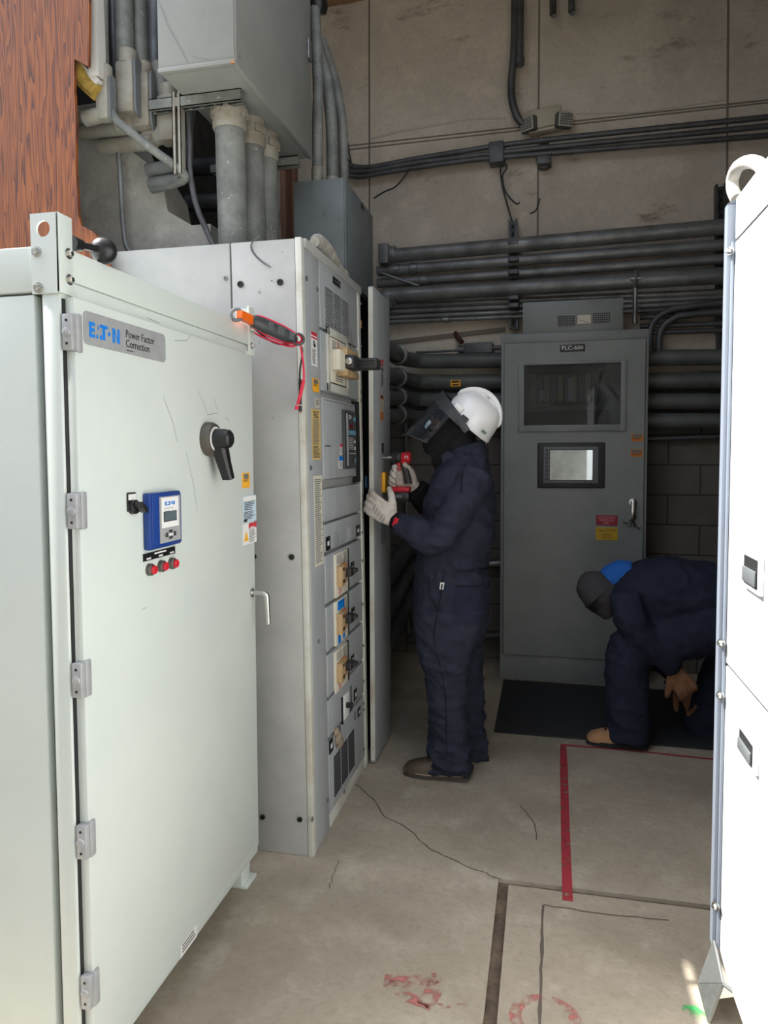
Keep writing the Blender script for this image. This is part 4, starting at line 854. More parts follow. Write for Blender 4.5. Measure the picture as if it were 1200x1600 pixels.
def lead(pts, m, dy):
    mb = MB(); mb.tube([onY(x, y, yc + d) for x, y, d in pts], .0036, 8, sm=6); return mb.build('test_lead', M[m], R)
lead([(392, 506, 0), (390, 500, -.02), (398, 494, -.02), (410, 495, -.02), (440, 508, -.025), (460, 520, -.02), (470, 526, -.01), (471, 533, 0), (463, 536, 0)], 'redc', 0)
lead([(390, 512, -.01), (398, 520, -.02), (415, 529, -.022), (440, 538, -.022), (458, 541, -.02), (468, 536, -.01), (471, 548, 0), (474, 570, 0), (475, 590, 0), (474, 596, 0)], 'redc', 0)
lead([(394, 508, -.01), (400, 514, -.024), (420, 526, -.024), (445, 535, -.024), (460, 537, -.02), (466, 534, -.01)], 'redc', 0)
lead([(396, 512, -.01), (420, 531, -.02), (440, 538, -.02), (460, 536, -.02), (471, 542, 0), (472, 556, .005), (469, 575, .005), (468, 596, .005)], 'blk', 0)
mb = MB(); mb.tube([onY(474.5, 594, yc), onY(470, 615, yc), onY(465, 632, yc)], [.0065, .0065, .0055], 10); mb.cyl(onY(464.5, 634, yc), onY(463, 640, yc), .007, 10); mb.build('probe', M['redc'], R)
mb = MB(); mb.tube([onY(468.5, 592, yc + .008), onY(469, 615, yc + .008), onY(469.5, 632, yc + .008)], [.0055, .0055, .005], 10); mb.cyl(onY(469.5, 634, yc + .008), onY(469.3, 643, yc + .008), .006, 10); mb.cyl(onY(469.3, 643, yc + .008), onY(469, 646, yc + .008), .0015, 8); mb.build('probe', M['blk'], R)
mb = MB(); mb.torus(onY(466, 530, yc - .02), V((.5, -1, .2)), .02, .004, 16, 8); mb.build('wrist_loop', M['dgrey'], R)
# ================================================================== back wall services
def wp(x, y, d): return onP(x, y, W0 + WN * d, WN)
def pipe(name, lab, pts, r, d, m='dull', group=None, sm=0, cpl=(), ds=None, seg=14, cat='conduit'):
    P = [wp(x, y, (ds[i] if ds else d)) for i, (x, y) in enumerate(pts)]
    mb = MB(); mb.tube(P, r, seg, sm=sm); o = tag(mb.build(name, M[m]), lab, cat, group)
    for f, l in cpl:
        k = int(f); a = P[k].lerp(P[min(k + 1, len(P) - 1)], f - k); t = (P[min(k + 1, len(P) - 1)] - P[k]).normalized()
        mb = MB(); mb.lathe(a - t * l / 2, t, [(0, r + .002), (.004, r + .006), (l - .004, r + .006), (l, r + .002)], seg); mb.build('coupling', M['galv' if m == 'dull' else m], o)
    return o
G = 'pipes of the rack on the back wall'
XR = 1330
def sl(x0, y0, x1, y1): return [(x0, y0), (XR, y0 + (y1 - y0) * (XR - x0) / (x1 - x0))]
o = pipe('rack_pipe', 'topmost thick pipe of the rack on the back wall', sl(600, 401, 1138, 354), .050, .16, 'dull', G)
a = wp(604, 398, .16); mb = MB(); mb.obox(a, WU, (0, 0, 1), WN, -.045, .03, -.075, .065, -.06, .07, 0, .012); mb.lathe(a + WU * .03, WU, [(0, .056), (.03, .056), (.04, .052)], 18); mb.build('end_fitting', M['dull'], o)
pipe('rack_pipe', 'second pipe from the top of the rack, with a coupling at its left', sl(590, 424, 1138, 382), .036, .13, 'dull', G, cpl=((.09, .06), (.05, .04)))
pipe('rack_pipe', 'third pipe from the top of the rack, its coupling near the left end', sl(590, 443, 1138, 404), .032, .12, 'dull', G, cpl=((.115, .07),))
o = pipe('rack_pipe', 'fourth and lowest thick pipe of the rack on the back wall', sl(610, 462, 1138, 430), .052, .18, 'dull', G)
a = wp(606, 464, .18); mb = MB(); mb.tube([a + WU * .06, a, a - WU * .03 + V((0, 0, -.05))], [.056, .062, .06], 16, sm=4); mb.build('end_fitting', M['dull'], o)
for i, (y0, y1, r) in enumerate(((479, 462, .022), (488, 470, .018), (497, 478, .016), (504, 486, .015))):
    pipe('thin_rack_pipe', ('topmost', 'second from the top', 'third from the top', 'lowest')[i] + ' thin pipe below the thick rack pipes', sl(596, y0, 1000, y1), r, .10, 'dull', G, cpl=(((.16, .05),) if i == 3 else ()))
pipe('spare_rod', 'thin rod lying aslant between the rack pipes at the left', [(595, 426), (622, 436), (655, 447)], .010, .2, 'galv', sm=3, cat='rod')
for i, (y0, y1) in enumerate(((486, 478), (496, 489), (510, 505), (520, 516))):
    pipe('thin_side_pipe', ('topmost', 'second', 'third', 'lowest')[i] + ' of the four thin pipes right of the dark grey control cabinet', sl(1000, y0, 1138, y1), .016, .10, 'dark', 'thin pipes right of the control cabinet')
for i, (dx, lab) in enumerate(((0, 'outer bent conduit curving down behind the control cabinet at its right'), (14, 'inner bent conduit curving down behind the control cabinet at its right'))):
    pipe('bent_conduit', lab, [(1016 + dx, 560), (1016 + dx, 520 + dx * .5), (1024 + dx, 500 + dx * .6), (1044 + dx * .7, 486 + dx * .8), (1070, 480 + dx * .9), (1150, 472 + dx), (XR, 466 + dx)], .022, .14, 'dark', sm=6)
pipe('drop_conduit', 'slim vertical conduit dropping from the rack to the control cabinet roof', [(993, 436), (992, 506)], .014, .24, 'galv')
mb = MB(); a = wp(993, 436, .24); mb.torus(a, WU, .055, .006, 16, 8); mb.obox(a, WU, (0, 0, 1), WN, -.03, .03, -.006, .006, -.01, .02); tag(mb.build('pipe_clamp', M['galv']), 'pipe clamp holding the slim vertical conduit to the lowest rack pipe', 'clamp')
tag(strut(wp(803, 515, .04), wp(802, 346, .04), .06, m='dark'), 'dark upright strut channel behind the rack pipes, left of the control cabinet', 'strut')
tag(strut(wp(1126, 560, .04), wp(1123, 292, .04), .06, m='dark'), 'dark upright strut channel behind the rack pipes, beside the white cabinet', 'strut')
for y in (386, 412, 432, 454, 472, 484): mb = MB(); a = wp(802, y - 7, .2); mb.obox(a, WU, (0, 0, 1), WN, -.035, .035, -.014, .014, -.14, .012, 0, .004); tag(mb.build('pipe_strap', M['dark']), {386: 'pipe strap on the topmost rack pipe', 412: 'pipe strap on the second rack pipe', 432: 'pipe strap on the third rack pipe', 454: 'pipe strap on the fourth rack pipe', 472: 'upper pipe strap on the thin rack pipes', 484: 'lower pipe strap on the thin rack pipes'}[y], 'strap', 'pipe straps on the left strut')
G2 = 'conduits sloping up the back wall'
for i, (p, r) in enumerate((([(545, 258), (575, 262), (640, 250), (700, 240), (840, 220), (1210, 182), (1420, 160)], .018), ([(545, 268), (580, 267), (640, 256), (720, 246), (840, 232), (1210, 196), (1420, 175)], .018), ([(543, 274), (565, 276), (600, 270), (720, 252), (840, 241), (1210, 211), (1420, 194)], .018))):
    pipe('sloping_conduit', ('topmost', 'middle', 'lowest')[i] + ' of the three conduits crossing the back wall below the emergency light', p, r, .08, 'dark', G2, sm=4)
mb = MB(); a = wp(776, 238, .08); mb.obox(a, WU, (0, 0, 1), WN, -.05, .05, -.075, .065, -.08, .03, 0, .006); tag(mb.build('conduit_strap', M['dark']), 'dark strap gripping the three crossing conduits at the hanging wires', 'strap')
mb = MB(); a = wp(850, 240, .08); mb.obox(a, WU, (0, 0, 1), WN, -.028, .028, -.085, .10, -.08, -.02, 0, .004); mb.obox(a, WU, (0, 0, 1), WN, -.045, .045, -.075, -.02, -.08, .03, 0, .006); tag(mb.build('conduit_bracket', M['dark']), 'small black bracket below the emergency light carrying the crossing conduits', 'bracket')
for p, lab in (([(783, 246), (782, 270), (786, 295), (792, 318), (800, 346)], 'longest wire hanging from the crossing conduits to the strut'), ([(786, 250), (792, 262), (785, 275), (790, 300), (806, 318), (812, 316)], 'looped wire hanging from the crossing conduits'), ([(642, 262), (620, 290), (600, 300), (584, 310)], 'pale thin wire drooping from the crossing conduits at the left'), ([(541, 200), (536, 230), (548, 255), (545, 235), (541, 210)], 'loop of wire beside the curved conduits'), ([(843, 310), (838, 328), (828, 334)], 'short wire end sticking out of the wall joint')):
    pipe('hanging_wire', lab, p, .006, .10, 'blk2', sm=5, seg=6, cat='wire')
pipe('riser_conduit', 'dark vertical conduit coming down to the emergency light', [(805, -80), (804, 60), (799, 130), (801, 160), (808, 182), (818, 194)], .026, .10, 'dark', sm=6, ds=[.1, .1, .1, .1, .1, .08])
pipe('riser_conduit', 'short vertical conduit ending above the emergency light', [(813, -80), (812, 102)], .026, .10, 'dark', cpl=((.97, .05),))
for x, y, lab in ((864, 22, 'left hanging bracket at the top of the back wall'), (893, 18, 'right hanging bracket at the top of the back wall')):
    P = [wp(x, -60, .08), wp(x, y, .08), wp(x + 2, y + 3, .14)]; mb = MB(); mb.tube(P, [.022, .022, .014], 10); tag(mb.build('wall_bracket', M['dark']), lab, 'bracket')
# emergency light
a = wp(855, 193, .0); R = thing('emergency_light', 'beige twin-headed emergency light on the back wall above the crossing conduits', 'emergency light', a)
FL_ = Face(a, WU, (0, 0, 1), WN); tl = math.radians(4)
u_ = (WU * math.cos(tl) + V((0, 0, 1)) * math.sin(tl)).normalized(); v_ = u_.cross(V(WN) * -1); v_ = v_ if v_.z > 0 else -v_
mb = MB(); mb.obox(a, u_, v_, WN, -.105, .10, -.06, .065, 0, .10, 0, .012); mb.obox(a, u_, v_, WN, -.12, .11, -.078, -.055, 0, .085, 0, .008)
mb.build('housing', mat('beige_plastic', (176, 168, 148), .5), R)
for sx_, px, py in ((-1, 824, 194), (1, 883, 187)):
    c_ = wp(px, py, .10); ax = (V(WN) + WU * .55 * sx_ + V((0, 0, -.15))).normalized(); uu = V((0, 0, 1)).cross(ax).normalized(); vv = ax.cross(uu)
    mb = MB(); mb.obox(c_, uu, vv, ax, -.058, .058, -.05, .05, -.05, .012, 0, .018, 3); mb.cyl(c_ - ax * .05, a + WU * sx_ * .08 + V(WN) * .05, .02, 10)
    h = mb.build('lamp_head', mat('grey_lamp_rim', (92, 90, 86), .5), R)
    mb = MB(); mb.obox(c_, uu, vv, ax, -.048, .048, -.042, .042, .010, .0145, 0, .001)
    for i in range(-3, 4): mb.obox(c_, uu, vv, ax, i * .0125 - .0028, i * .0125 + .0028, -.04, .04, .014, .017, 1)
    for i in range(-2, 3): mb.obox(c_, uu, vv, ax, -.046, .046, i * .0145 - .003, i * .0145 + .003, .014, .017, 1)
    mb.build('lamp_lens', [mat('lamp_reflector', (230, 228, 220), .3), mat('lens_prism', (96, 94, 90), .3)], h)
# big conduits sweeping from the wall towards the switchboard
G3 = 'big conduits sweeping along the back wall'
for i, (yl, ym, yr) in enumerate(((545, 564, 556), (586, 597, 594), (622, 625, 628), (650, 653, 660))):
    A_, Bq, Cq = wp(XR, yr, .12), wp(700, ym, .12), wp(650, ym - 1, .13)
    D_ = onY(626, ym - 6, 4.72); E_ = onY(606, yl, 4.35); F_ = V((E_.x - .12, 3.92, E_.z + .04))
    mb = MB(); mb.tube([A_, wp(1000, ym + (yr - ym) * .56, .12), Bq, Cq, D_, E_, F_], .052, 18, sm=6)
    o = tag(mb.build('sweep_conduit', M['bigp']), ('topmost', 'second', 'third', 'lowest')[i] + ' of the four big grey conduits that sweep forward behind the hard-hatted worker', 'conduit', G3)
    t = (E_ - D_).normalized(); q = D_.lerp(E_, .25); mb = MB(); mb.lathe(q - t * .03, t, [(0, .057), (.002, .066), (.05, .066), (.052, .057)], 18); mb.build('coupling', M['dull'], o)
    if i == 1:
        c_ = wp(714, 600, .12); mb = MB()
        n = 6
        for a0_, a1_, z_, mi in ((-.032, .032, 1, 0),): pass
        def arc(xa, xb, t0, t1, rr, mi):
            P0 = [c_ + WU * xa + (V(WN) * math.cos(t0 + (t1 - t0) * k / n) + V((0, 0, 1)) * math.sin(t0 + (t1 - t0) * k / n)) * rr for k in range(n + 1)]
            P1 = [p + WU * (xb - xa) for p in P0]; mb.add(P0 + P1, [(k, k + 1, n + 2 + k, n + 1 + k) for k in range(n)], mi)
        arc(-.035, .035, -.42, .42, .0568, 0); arc(-.027, .027, .08, .32, .0574, 1); arc(-.022, .022, -.28, -.1, .0574, 1)
        mb.build('sticker', [M['yel'], M['ink']], o)
for i, (y0, y1) in enumerate(((860, 900), (900, 950), (945, 1000))):
    P = [wp(690, y0 - 30, .12), wp(655, y0 - 24, .12), onY(632, y0, 4.75), onY(606, y1, 4.35), V((onY(606, y1, 4.35).x - .14, 3.95, onY(606, y1, 4.35).z - .2))]
    mb = MB(); mb.tube(P, .056, 16, sm=6); tag(mb.build('low_conduit', M['dark']), ('upper', 'middle', 'lower')[i] + ' dark conduit dipping down behind the ajar panel door', 'conduit', 'low dark conduits behind the panel door')
pipe('wall_conduit', 'bright horizontal conduit on the block wall behind the standing worker', [(640, 889), (782, 880)], .026, .06, 'galv')
pipe('wall_conduit', 'dark horizontal conduit low on the block wall behind the standing worker', [(640, 1000), (782, 993)], .026, .06, 'dark')
pipe('wall_conduit', 'thin vertical conduit on the block wall behind the drill', [(634, 650), (636, 900), (638, 990)], .013, .05, 'dull')
pipe('floor_cable', 'dark cable curving down the wall beside the standing worker', [(646, 900), (640, 940), (641, 962), (652, 985), (668, 1000)], .012, .14, 'blk2', sm=5, cat='cable')
pipe('side_conduit', 'thin dark conduit on the block wall right of the control cabinet', sl(1010, 686, 1130, 682), .016, .06, 'dark')
mb = MB(); a = wp(748, 545, .08); mb.obox(a, WU, (0, 0, 1), WN, -.10, .10, -.035, .04, -.08, .03, 0, .01); mb.cyl(a - WU * .10, a - WU * .14, .03, 12); mb.cyl(a + WU * .1, a + WU * .3, .016, 10); tag(mb.build('splice_box', M['dark']), 'small black splice box left of the control cabinet above the big conduits', 'electrical box')
pipe('feed_cable', 'thin cable running left from the black splice box', [(728, 547), (690, 549), (650, 551)], .008, .08, 'dark', sm=2, cat='cable')
mb = MB(); mb.tube([wp(712, 521, .0), wp(714, 526, .06), wp(722, 535, .09)], .018, 8); tag(mb.build('rusty_stub', M['rust']), 'rusty bar stub sticking out of the wall ledge', 'bar')
# ================================================================== dark grey control cabinet
p0, p1 = onZ(781, 1060), onZ(1006, 1075); PY0 = p0.y; PX0 = p0.x; PX1 = onY(1011.5, 700, PY0).x; PZ = onY(779, 523, PY0).z
FPc = Face((0, PY0, 0), (1, 0, 0), (0, 0, 1), (0, -1, 0))
R = thing('control_cabinet', 'tall dark grey control cabinet with a viewing window and a touch screen, plated PLC-600', 'cabinet', ((PX0 + PX1) / 2, PY0 + .2, 0))
PB = PY0 + .24
a0, a1, b0, b1 = FPc.rect(818.5, 970, 571, 666)            # window opening
mb = MB(); mb.box(PX0, PX1, PB - .01, PB, 0, PZ); mb.box(PX0, PX0 + .012, PY0 + .004, PB, 0, PZ); mb.box(PX1 - .012, PX1, PY0 + .004, PB, 0, PZ); mb.box(PX0, PX1, PY0 + .004, PB, PZ - .012, PZ); mb.box(PX0, PX1, PY0 + .004, PB, 0, .012)
mb.box(PX0, PX1, PY0, PY0 + .02, FPc.px(790, 538)[1] + .004, PZ, 0, .004); mb.box(PX0, PX1, PY0, PY0 + .02, 0, FPc.px(786, 1020)[1] - .004, 0, .004)
mb.box(PX0, PX0 + .030, PY0 + .002, PY0 + .02, 0, PZ, 0, .003); mb.box(PX1 - .024, PX1, PY0 + .002, PY0 + .02, 0, PZ, 0, .003); mb.build('enclosure', M['plc'], R)
dl, dr = PX0 + .022, PX1 - .022; dzb, dzt = FPc.px(786, 1020)[1], FPc.px(790, 538)[1]
mb = MB()
for x0, x1, z0, z1 in ((dl, a0, dzb, dzt), (a1, dr, dzb, dzt), (a0, a1, dzb, b0), (a0, a1, b1, dzt)): mb.box(x0, x1, PY0 - .022, PY0 + .001, z0, z1)
D = mb.build('door', M['plc'], R)
mb = MB(); mb.box(dl - .004, dl, PY0 - .012, PY0, dzb, dzt); mb.box(dl - .004, dr + .004, PY0 - .012, PY0, dzb - .005, dzb); mb.box(dl - .004, dr + .004, PY0 - .012, PY0, dzt, dzt + .004); mb.box(dr, dr + .004, PY0 - .012, PY0, dzb, dzt); mb.build('door_gasket', M['blk'], D)
FD2 = Face((0, PY0 - .022, 0), (1, 0, 0), (0, 0, 1), (0, -1, 0))
w0, w1, z0, z1 = FD2.rect(810, 979, 568, 677); z0, z1 = FD2.px(810, 675)[1], FD2.px(812, 567)[1]
mb = MB()
for A in ((w0, a0 + .004, z0, z1), (a1 - .004, w1, z0, z1), (a0, a1, z0, b0 + .004), (a0, a1, b1 - .004, z1)): FD2.box(mb, *A, 0, .012, 0, .003)
wf = mb.build('window_frame', M['plc'], D)
mb = MB(); FD2.box(mb, a0, a1, b0, b1, -.008, -.004); mb.build('window_pane', M['pane'], wf)
# what shows through the window: back plate, module rack, wiring duct, lamp, paper
mb = MB(); mb.box(PX0 + .02, PX1 - .02, PB - .03, PB - .02, .4, PZ - .06); mb.build('back_plate', M['lb'], R)
w = a1 - a0; h = b1 - b0; Y2 = PB - .03
FI = Face((0, Y2, 0), (1, 0, 0), (0, 0, 1), (0, -1, 0))
mb = MB(); FI.box(mb, a0 + w * .12, a0 + w * .8, b0 + h * .36, b0 + h * .88, 0, .07, 0, .004)
for i in range(9): FI.box(mb, a0 + w * (.14 + .072 * i), a0 + w * (.20 + .072 * i), b0 + h * .40, b0 + h * .86, .07, .11, 1 + i % 2, .003)
FI.box(mb, a0 + w * .47, a0 + w * .525, b0 + h * .42, b0 + h * .80, .11, .114, 3); FI.box(mb, a0 + w * .17, a0 + w * .21, b0 + h * .44, b0 + h * .60, .11, .114, 3)
mb.build('module_rack', [M['mgrey'], M['gpad'], mat('beige_module', (206, 196, 170), .5), M['lb']], R)
mb = MB(); FI.box(mb, a0 + w * .05, a0 + w * .85, b1 - h * .10, b1 + h * .05, 0, .09, 0, .004); FI.box(mb, a0 + w * .02, a0 + w * .9, b0 + h * .02, b0 + h * .26, 0, .08, 0, .004); mb.build('wiring_duct', M['dgrey'], R)
mb = MB()
for k in range(4): mb.tube([FI.pt(a0 + w * .14, b0 + h * (.80 - .05 * k), .1), FI.pt(a0 + w * (.07 + .02 * k), b0 + h * .6, .12), FI.pt(a0 + w * (.12 + .03 * k), b0 + h * .36, .12), FI.pt(a0 + w * (.2 + .04 * k), b0 + h * .40, .1)], .004, 6, sm=4)
mb.build('wire_loom', [M['cream']], R)
mb = MB(); FPx = FD2.px(894, 545); A = FD2.rect(875, 914, 539, 550); FD2.box(mb, *A, 0, .004, 0, .001); np_ = mb.build('nameplate', M['blk'], D)
FD2.text('PLC-600', .034, (A[0] + A[1]) / 2, (A[2] + A[3]) / 2, M['lb'], np_, xs=1.12, d=.0046)
# touch screen
A = FD2.rect(840, 945, 692, 762); h0 = FD2.px(840, 763)[1]; mb = MB(); FD2.box(mb, A[0], A[1], A[2], A[3], 0, .016, 0, .014, 3); hm = mb.build('touch_screen', M['blk2'], D)
B_ = FD2.rect(849, 935, 698, 755); mb = MB(); FD2.box(mb, *B_, .014, .022, 0, .008, 3); mb.build('bezel', M['mgrey'], hm)
S_ = FD2.rect(859.5, 925.5, 703.5, 749.5); mb = MB(); FD2.box(mb, S_[0] - .005, S_[1] + .005, S_[2] - .005, S_[3] + .005, .022, .0225); mb.build('screen_gasket', M['blk'], hm)
mb = MB(); FD2.box(mb, *S_, .0225, .0232); mb.build('screen', M['glass_screen'], hm)
mb = MB()
for i in range(8): FD2.box(mb, B_[0] + .014, B_[0] + .030, B_[2] + .02 + i * .026, B_[2] + .038 + i * .026, .022, .0228)
mb.build('side_keys', M['dgrey'], hm)
ARC2 = [('fill', .12, .88, .55, .90, 'mgrey', 0), ('lines', .12, .8, .28, .45, 'ink', 1)]
sticker(FD2, D, 986.5, 1005, 678, 690, ARC2, base='oran', label='orange sticker, upper'); sticker(FD2, D, 985.5, 1004, 702, 714, ARC2, base='oran', label='orange sticker, lower')
mb = MB(); A = FD2.rect(931.5, 965, 805, 820.5); FD2.box(mb, *A, 0, .003); s1 = mb.build('warning_plate', M['mar'], D); s1['label'] = 'maroon engraved plate'
cx_ = (A[0] + A[1]) / 2; hh = A[3] - A[2]
for k, t in enumerate(('AUTHORIZED', 'PERSONNEL', 'ONLY')): FD2.text(t, .020, cx_, A[3] - hh * (.22 + .29 * k), M['pinkink'], s1, xs=.85, d=.0036)
mb = MB(); A = FD2.rect(931, 965, 823.5, 843.5); FD2.box(mb, *A, 0, .003)
s2 = mb.build('warning_plate', M['yel2'], D); s2['label'] = 'yellow engraved plate'; hh = A[3] - A[2]
FD2.text('CAUTION', .028, cx_, A[3] - hh * .26, M['ink'], s2, xs=.95, d=.0036); FD2.text('FOREIGN', .017, cx_, A[3] - hh * .57, M['ink'], s2, xs=.9, d=.0036); FD2.text('VOLTAGE', .017, cx_, A[3] - hh * .80, M['ink'], s2, xs=.9, d=.0036)
a, b = FD2.px(989, 785); mb = MB(); mb.lathe(FD2.pt(a, b), (0, -1, 0), [(0, .024), (.006, .024), (.008, .016), (.03, .014), (.032, .008)], 18); mb.obox(FD2.pt(a, b - .03, .022), (1, 0, 0), (0, 0, 1), (0, -1, 0), -.014, .014, -.075, .05, 0, .016, 0, .006)
mb.build('door_handle', M['steel'], D)
mb = MB()
for k in range(4): mb.tube([FD2.pt(a - .01, b - .10, .02), FD2.pt(a - .03 + .02 * k, b - .13 - .01 * k, .02), FD2.pt(a - .06 + .035 * k, b - .12 - .03 * (k % 2), .012)], .003, 6, sm=3)
mb.build('handle_tie', M['blk2'], D)
mb = MB(); A = (onY(817, 480, PY0 + .1).x, onY(973, 470, PY0 + .1).x); zt = onY(973, 466, PY0 + .08).z; mb.box(A[0], A[1], PY0 + .06, PY0 + .22, PZ, zt, 0, .004)
tb = tag(mb.build('fan_box', M['plc']), 'grey fan box with two grilles on top of the dark grey control cabinet', 'ventilation box')
FT = Face((0, PY0 + .06, 0), (1, 0, 0), (0, 0, 1), (0, -1, 0))
for xl, xr, yt, yb in ((871.5, 898.5, 494, 510), (926, 953.5, 489, 505)):
    A = FT.rect(xl, xr, yt, yb); mb = MB(); FT.box(mb, *A, 0, .002, 0)
    for i in range(9): x = A[0] + (A[1] - A[0]) * i / 8; FT.box(mb, x - .0025, x + .0025, A[2], A[3], .002, .006, 1)
    for i in range(6): z = A[2] + (A[3] - A[2]) * i / 5; FT.box(mb, A[0], A[1], z - .0025, z + .0025, .002, .006, 1)
    mb.build('grille', [M['void'], M['plc']], tb)
mb = MB(); FT.pbox(mb, 902.5, 923, 492.5, 506, 0, .002); scratch(FT, mb, [(905, 500), (912, 502), (920, 504)], .004, .003, 1); mb.build('label_plate', [M['cream'], M['tan2']], tb)['label'] = 'cream label with brown stains'
# ================================================================== white cabinet on the right
q0 = onZ(1133, 1520, .10); RX = q0.x; q1 = onX(1124, 1440, RX); RY1 = q1.y; RZB = .10
rzt = onX(1153, 306, RX).z
FR = Face((RX, RY1, 0), (0, -1, 0), (0, 0, 1), (-1, 0, 0))
R = thing('white_cabinet', 'sunlit white cabinet at the right with recessed latches and a hose loop on top', 'cabinet', (RX + .4, RY1 - .5, 0))
mb = MB(); mb.box(RX + .013, RX + .80, RY1 - 1.5, RY1 - .004, RZB, rzt - .004, 0, .004); mb.build('carcass', M['white'], R)
zs1 = FR.px(1152.5, 372)[1]; zs2 = FR.px(1134, 1037)[1]; zs3 = FR.px(1124, 1420)[1]
mb = MB()
for z_ in (zs1, zs2, zs3): FR.box(mb, .012, 1.5, z_ - .007, z_ + .007, -.0135, -.004)
mb.build('panel_seam', M['blk2'], R)
for za, zb, nm in ((zs1 + .004, rzt, 'top_panel'), (zs2 + .004, zs1 - .004, 'upper_door'), (zs3 + .004, zs2 - .004, 'lower_door'), (RZB, zs3 - .004, 'base_panel')):
    mb = MB(); FR.box(mb, .012, 1.5, za, zb, -.012, .0, 0, .002); o = mb.build(nm, M['white'], R)
    if 'door' in nm:
        yl = (1168, 857, 916) if nm == 'upper_door' else (1160.5, 1127, 1175)
        A = FR.rect(yl[0], yl[0] + 27, yl[1], yl[2]); w = A[1] - A[0]; h = A[3] - A[2]
        mb = MB(); FR.box(mb, A[0], A[1], A[2], A[3], 0, .010, 0, .003); FR.box(mb, A[0] + .012, A[1] - .016, A[2] + .012, A[3] - .012, .010, .0104, 1); FR.box(mb, A[0] + .016, A[1] - .022, A[2] + h * .18, A[2] + h * .58, .0105, .016, 2, .004)
        mb.build('recessed_latch', [M['white'], M['blk2'], M['mgrey']], o)
xo = onY(1141, 600, RY1 + .002).x; xi = onY(1113.5, 1400, RY1).x; pw = RX - onY(1113, 1440, RY1).x
mb = MB(); z_t = onY(1142, 318, RY1).z
mb.obox((RX, RY1, 0), (1, 0, 0), (0, 0, 1), (0, -1, 0), -pw, .01, RZB + .02, z_t, -.03, 0, 0, .003)
mb.prism([V((RX - pw, RY1 - .0, z_t)), V((RX + .01, RY1, z_t)), V((RX + .01, RY1, rzt)), V((RX - .002, RY1, rzt))], (0, .03, 0))
mb.obox((RX, RY1, 0), (1, 0, 0), (0, 0, 1), (0, -1, 0), -pw * .45, .0, RZB + .02, zs1, 0, .012, 0, .004)
mb.build('corner_post', mat('blue_grey_frame', (130, 138, 150), .5), R)
for y, x in ((391, 1149), (1004, 1134), (1083, 1130.5), (1409, 1123.5)): a, b = FR.px(x, y); bolt_mb(FR.pt(.012, b, .012), (-.8, -.6, 0), .008, .010).build('bolt', M['steel'], R)
# folded steel foot
a_ = onX(1112, 1463, RX - .0); tipz = 0
pA = V((RX - .012, RY1 + .0, .135)); pB = onP(1092, 1537, (0, RY1 - .05, 0), (0, 1, 0)); pC = onZ(1108, 1598); pD = V((RX - .002, pC.y + .03, .085)); pD2 = onP(1130, 1537, (0, RY1 - .13, 0), (0, 1, 0))
pB.z = max(pB.z, .01)
mb = MB()
def sheet(pts, th):
    n_ = (V(pts[1]) - V(pts[0])).cross(V(pts[2]) - V(pts[0])).normalized() * th; mb.prism(pts, n_)
sheet([pA, pB, pD2], .004); sheet([pB, pC, pD2], .004)
for p, q in ((pA, pB), (pB, pC), (pC, pD2), (pD2, pA)): mb.tube([p, q], .004, 8)
mb.tube([pD2, V((RX + .02, RY1 - .16, .10))], .006, 8)
mb.build('folded_foot', M['galv'], R)
mb = MB(); mb.box(RX + .08, RX + .72, RY1 - .9, RY1 - .03, 0, RZB, 0, .004); mb.build('skid', M['white'], R)
c_ = onX(1166, 284, RX + .05); mb = MB(); hx = onX(1145, 306, RX + .04); 
P = [onX(x, y, RX + .03) for x, y in ((1152, 312), (1145, 296), (1145, 278), (1152, 262), (1164, 254), (1177, 253), (1188, 258), (1194, 268))]
mb.tube(P, .017, 14, sm=6); tag(mb.build('hose_loop', M['hose']), 'cream hose loop arching over the top corner of the white cabinet', 'hose')
# ================================================================== people
def ring(c, u, v, ru, rv, n=20, p=2.0):
    c, u, v = V(c), V(u), V(v); out = []
    for k in range(n):
        t = 2 * PI * k / n; a, b = math.cos(t), math.sin(t)
        a = math.copysign(abs(a) ** (2 / p), a); b = math.copysign(abs(b) ** (2 / p), b); out.append(c + u * a * ru + v * b * rv)
    return out
def limb(mb, pts, rad, sm=5, seg=16): mb.tube(pts, rad, seg, sm=sm)
def prof(mb, rows, y, g=0.0, p=2.3, n=26):
    """Upright trunk from rows of (pixel row, front x, back x, half width); g grows it."""
    rr = []
    for r in rows:
        py, xf, xb, hw = r[:4]; yy = r[4] if len(r) > 4 else y
        a, b = onY(xf, py, yy), onY(xb, py, yy); c = (a + b) / 2; rr.append(ring((c.x, yy, c.z), (1, 0, 0), (0, 1, 0), (b.x - a.x) / 2 + g, hw + g, n, p))
    mb.loft(rr)
def folds(amp, sc, st=(1, 1, 2.2), seed=0.0, extra=None):
    def fn(p, n):
        q = V((p.x * st[0] * sc + seed, p.y * st[1] * sc, (p.z + .35 * p.x) * st[2] * sc)); w = noise.noise(q); r = (1 - abs(w)) ** 3
        q2 = q * 2.3 + V((5, 1, 3)); r2 = (1 - abs(noise.noise(q2))) ** 3
        k = extra(p) if extra else 1.0
        return amp * k * ((r - .45) + .5 * (r2 - .4))
    return fn
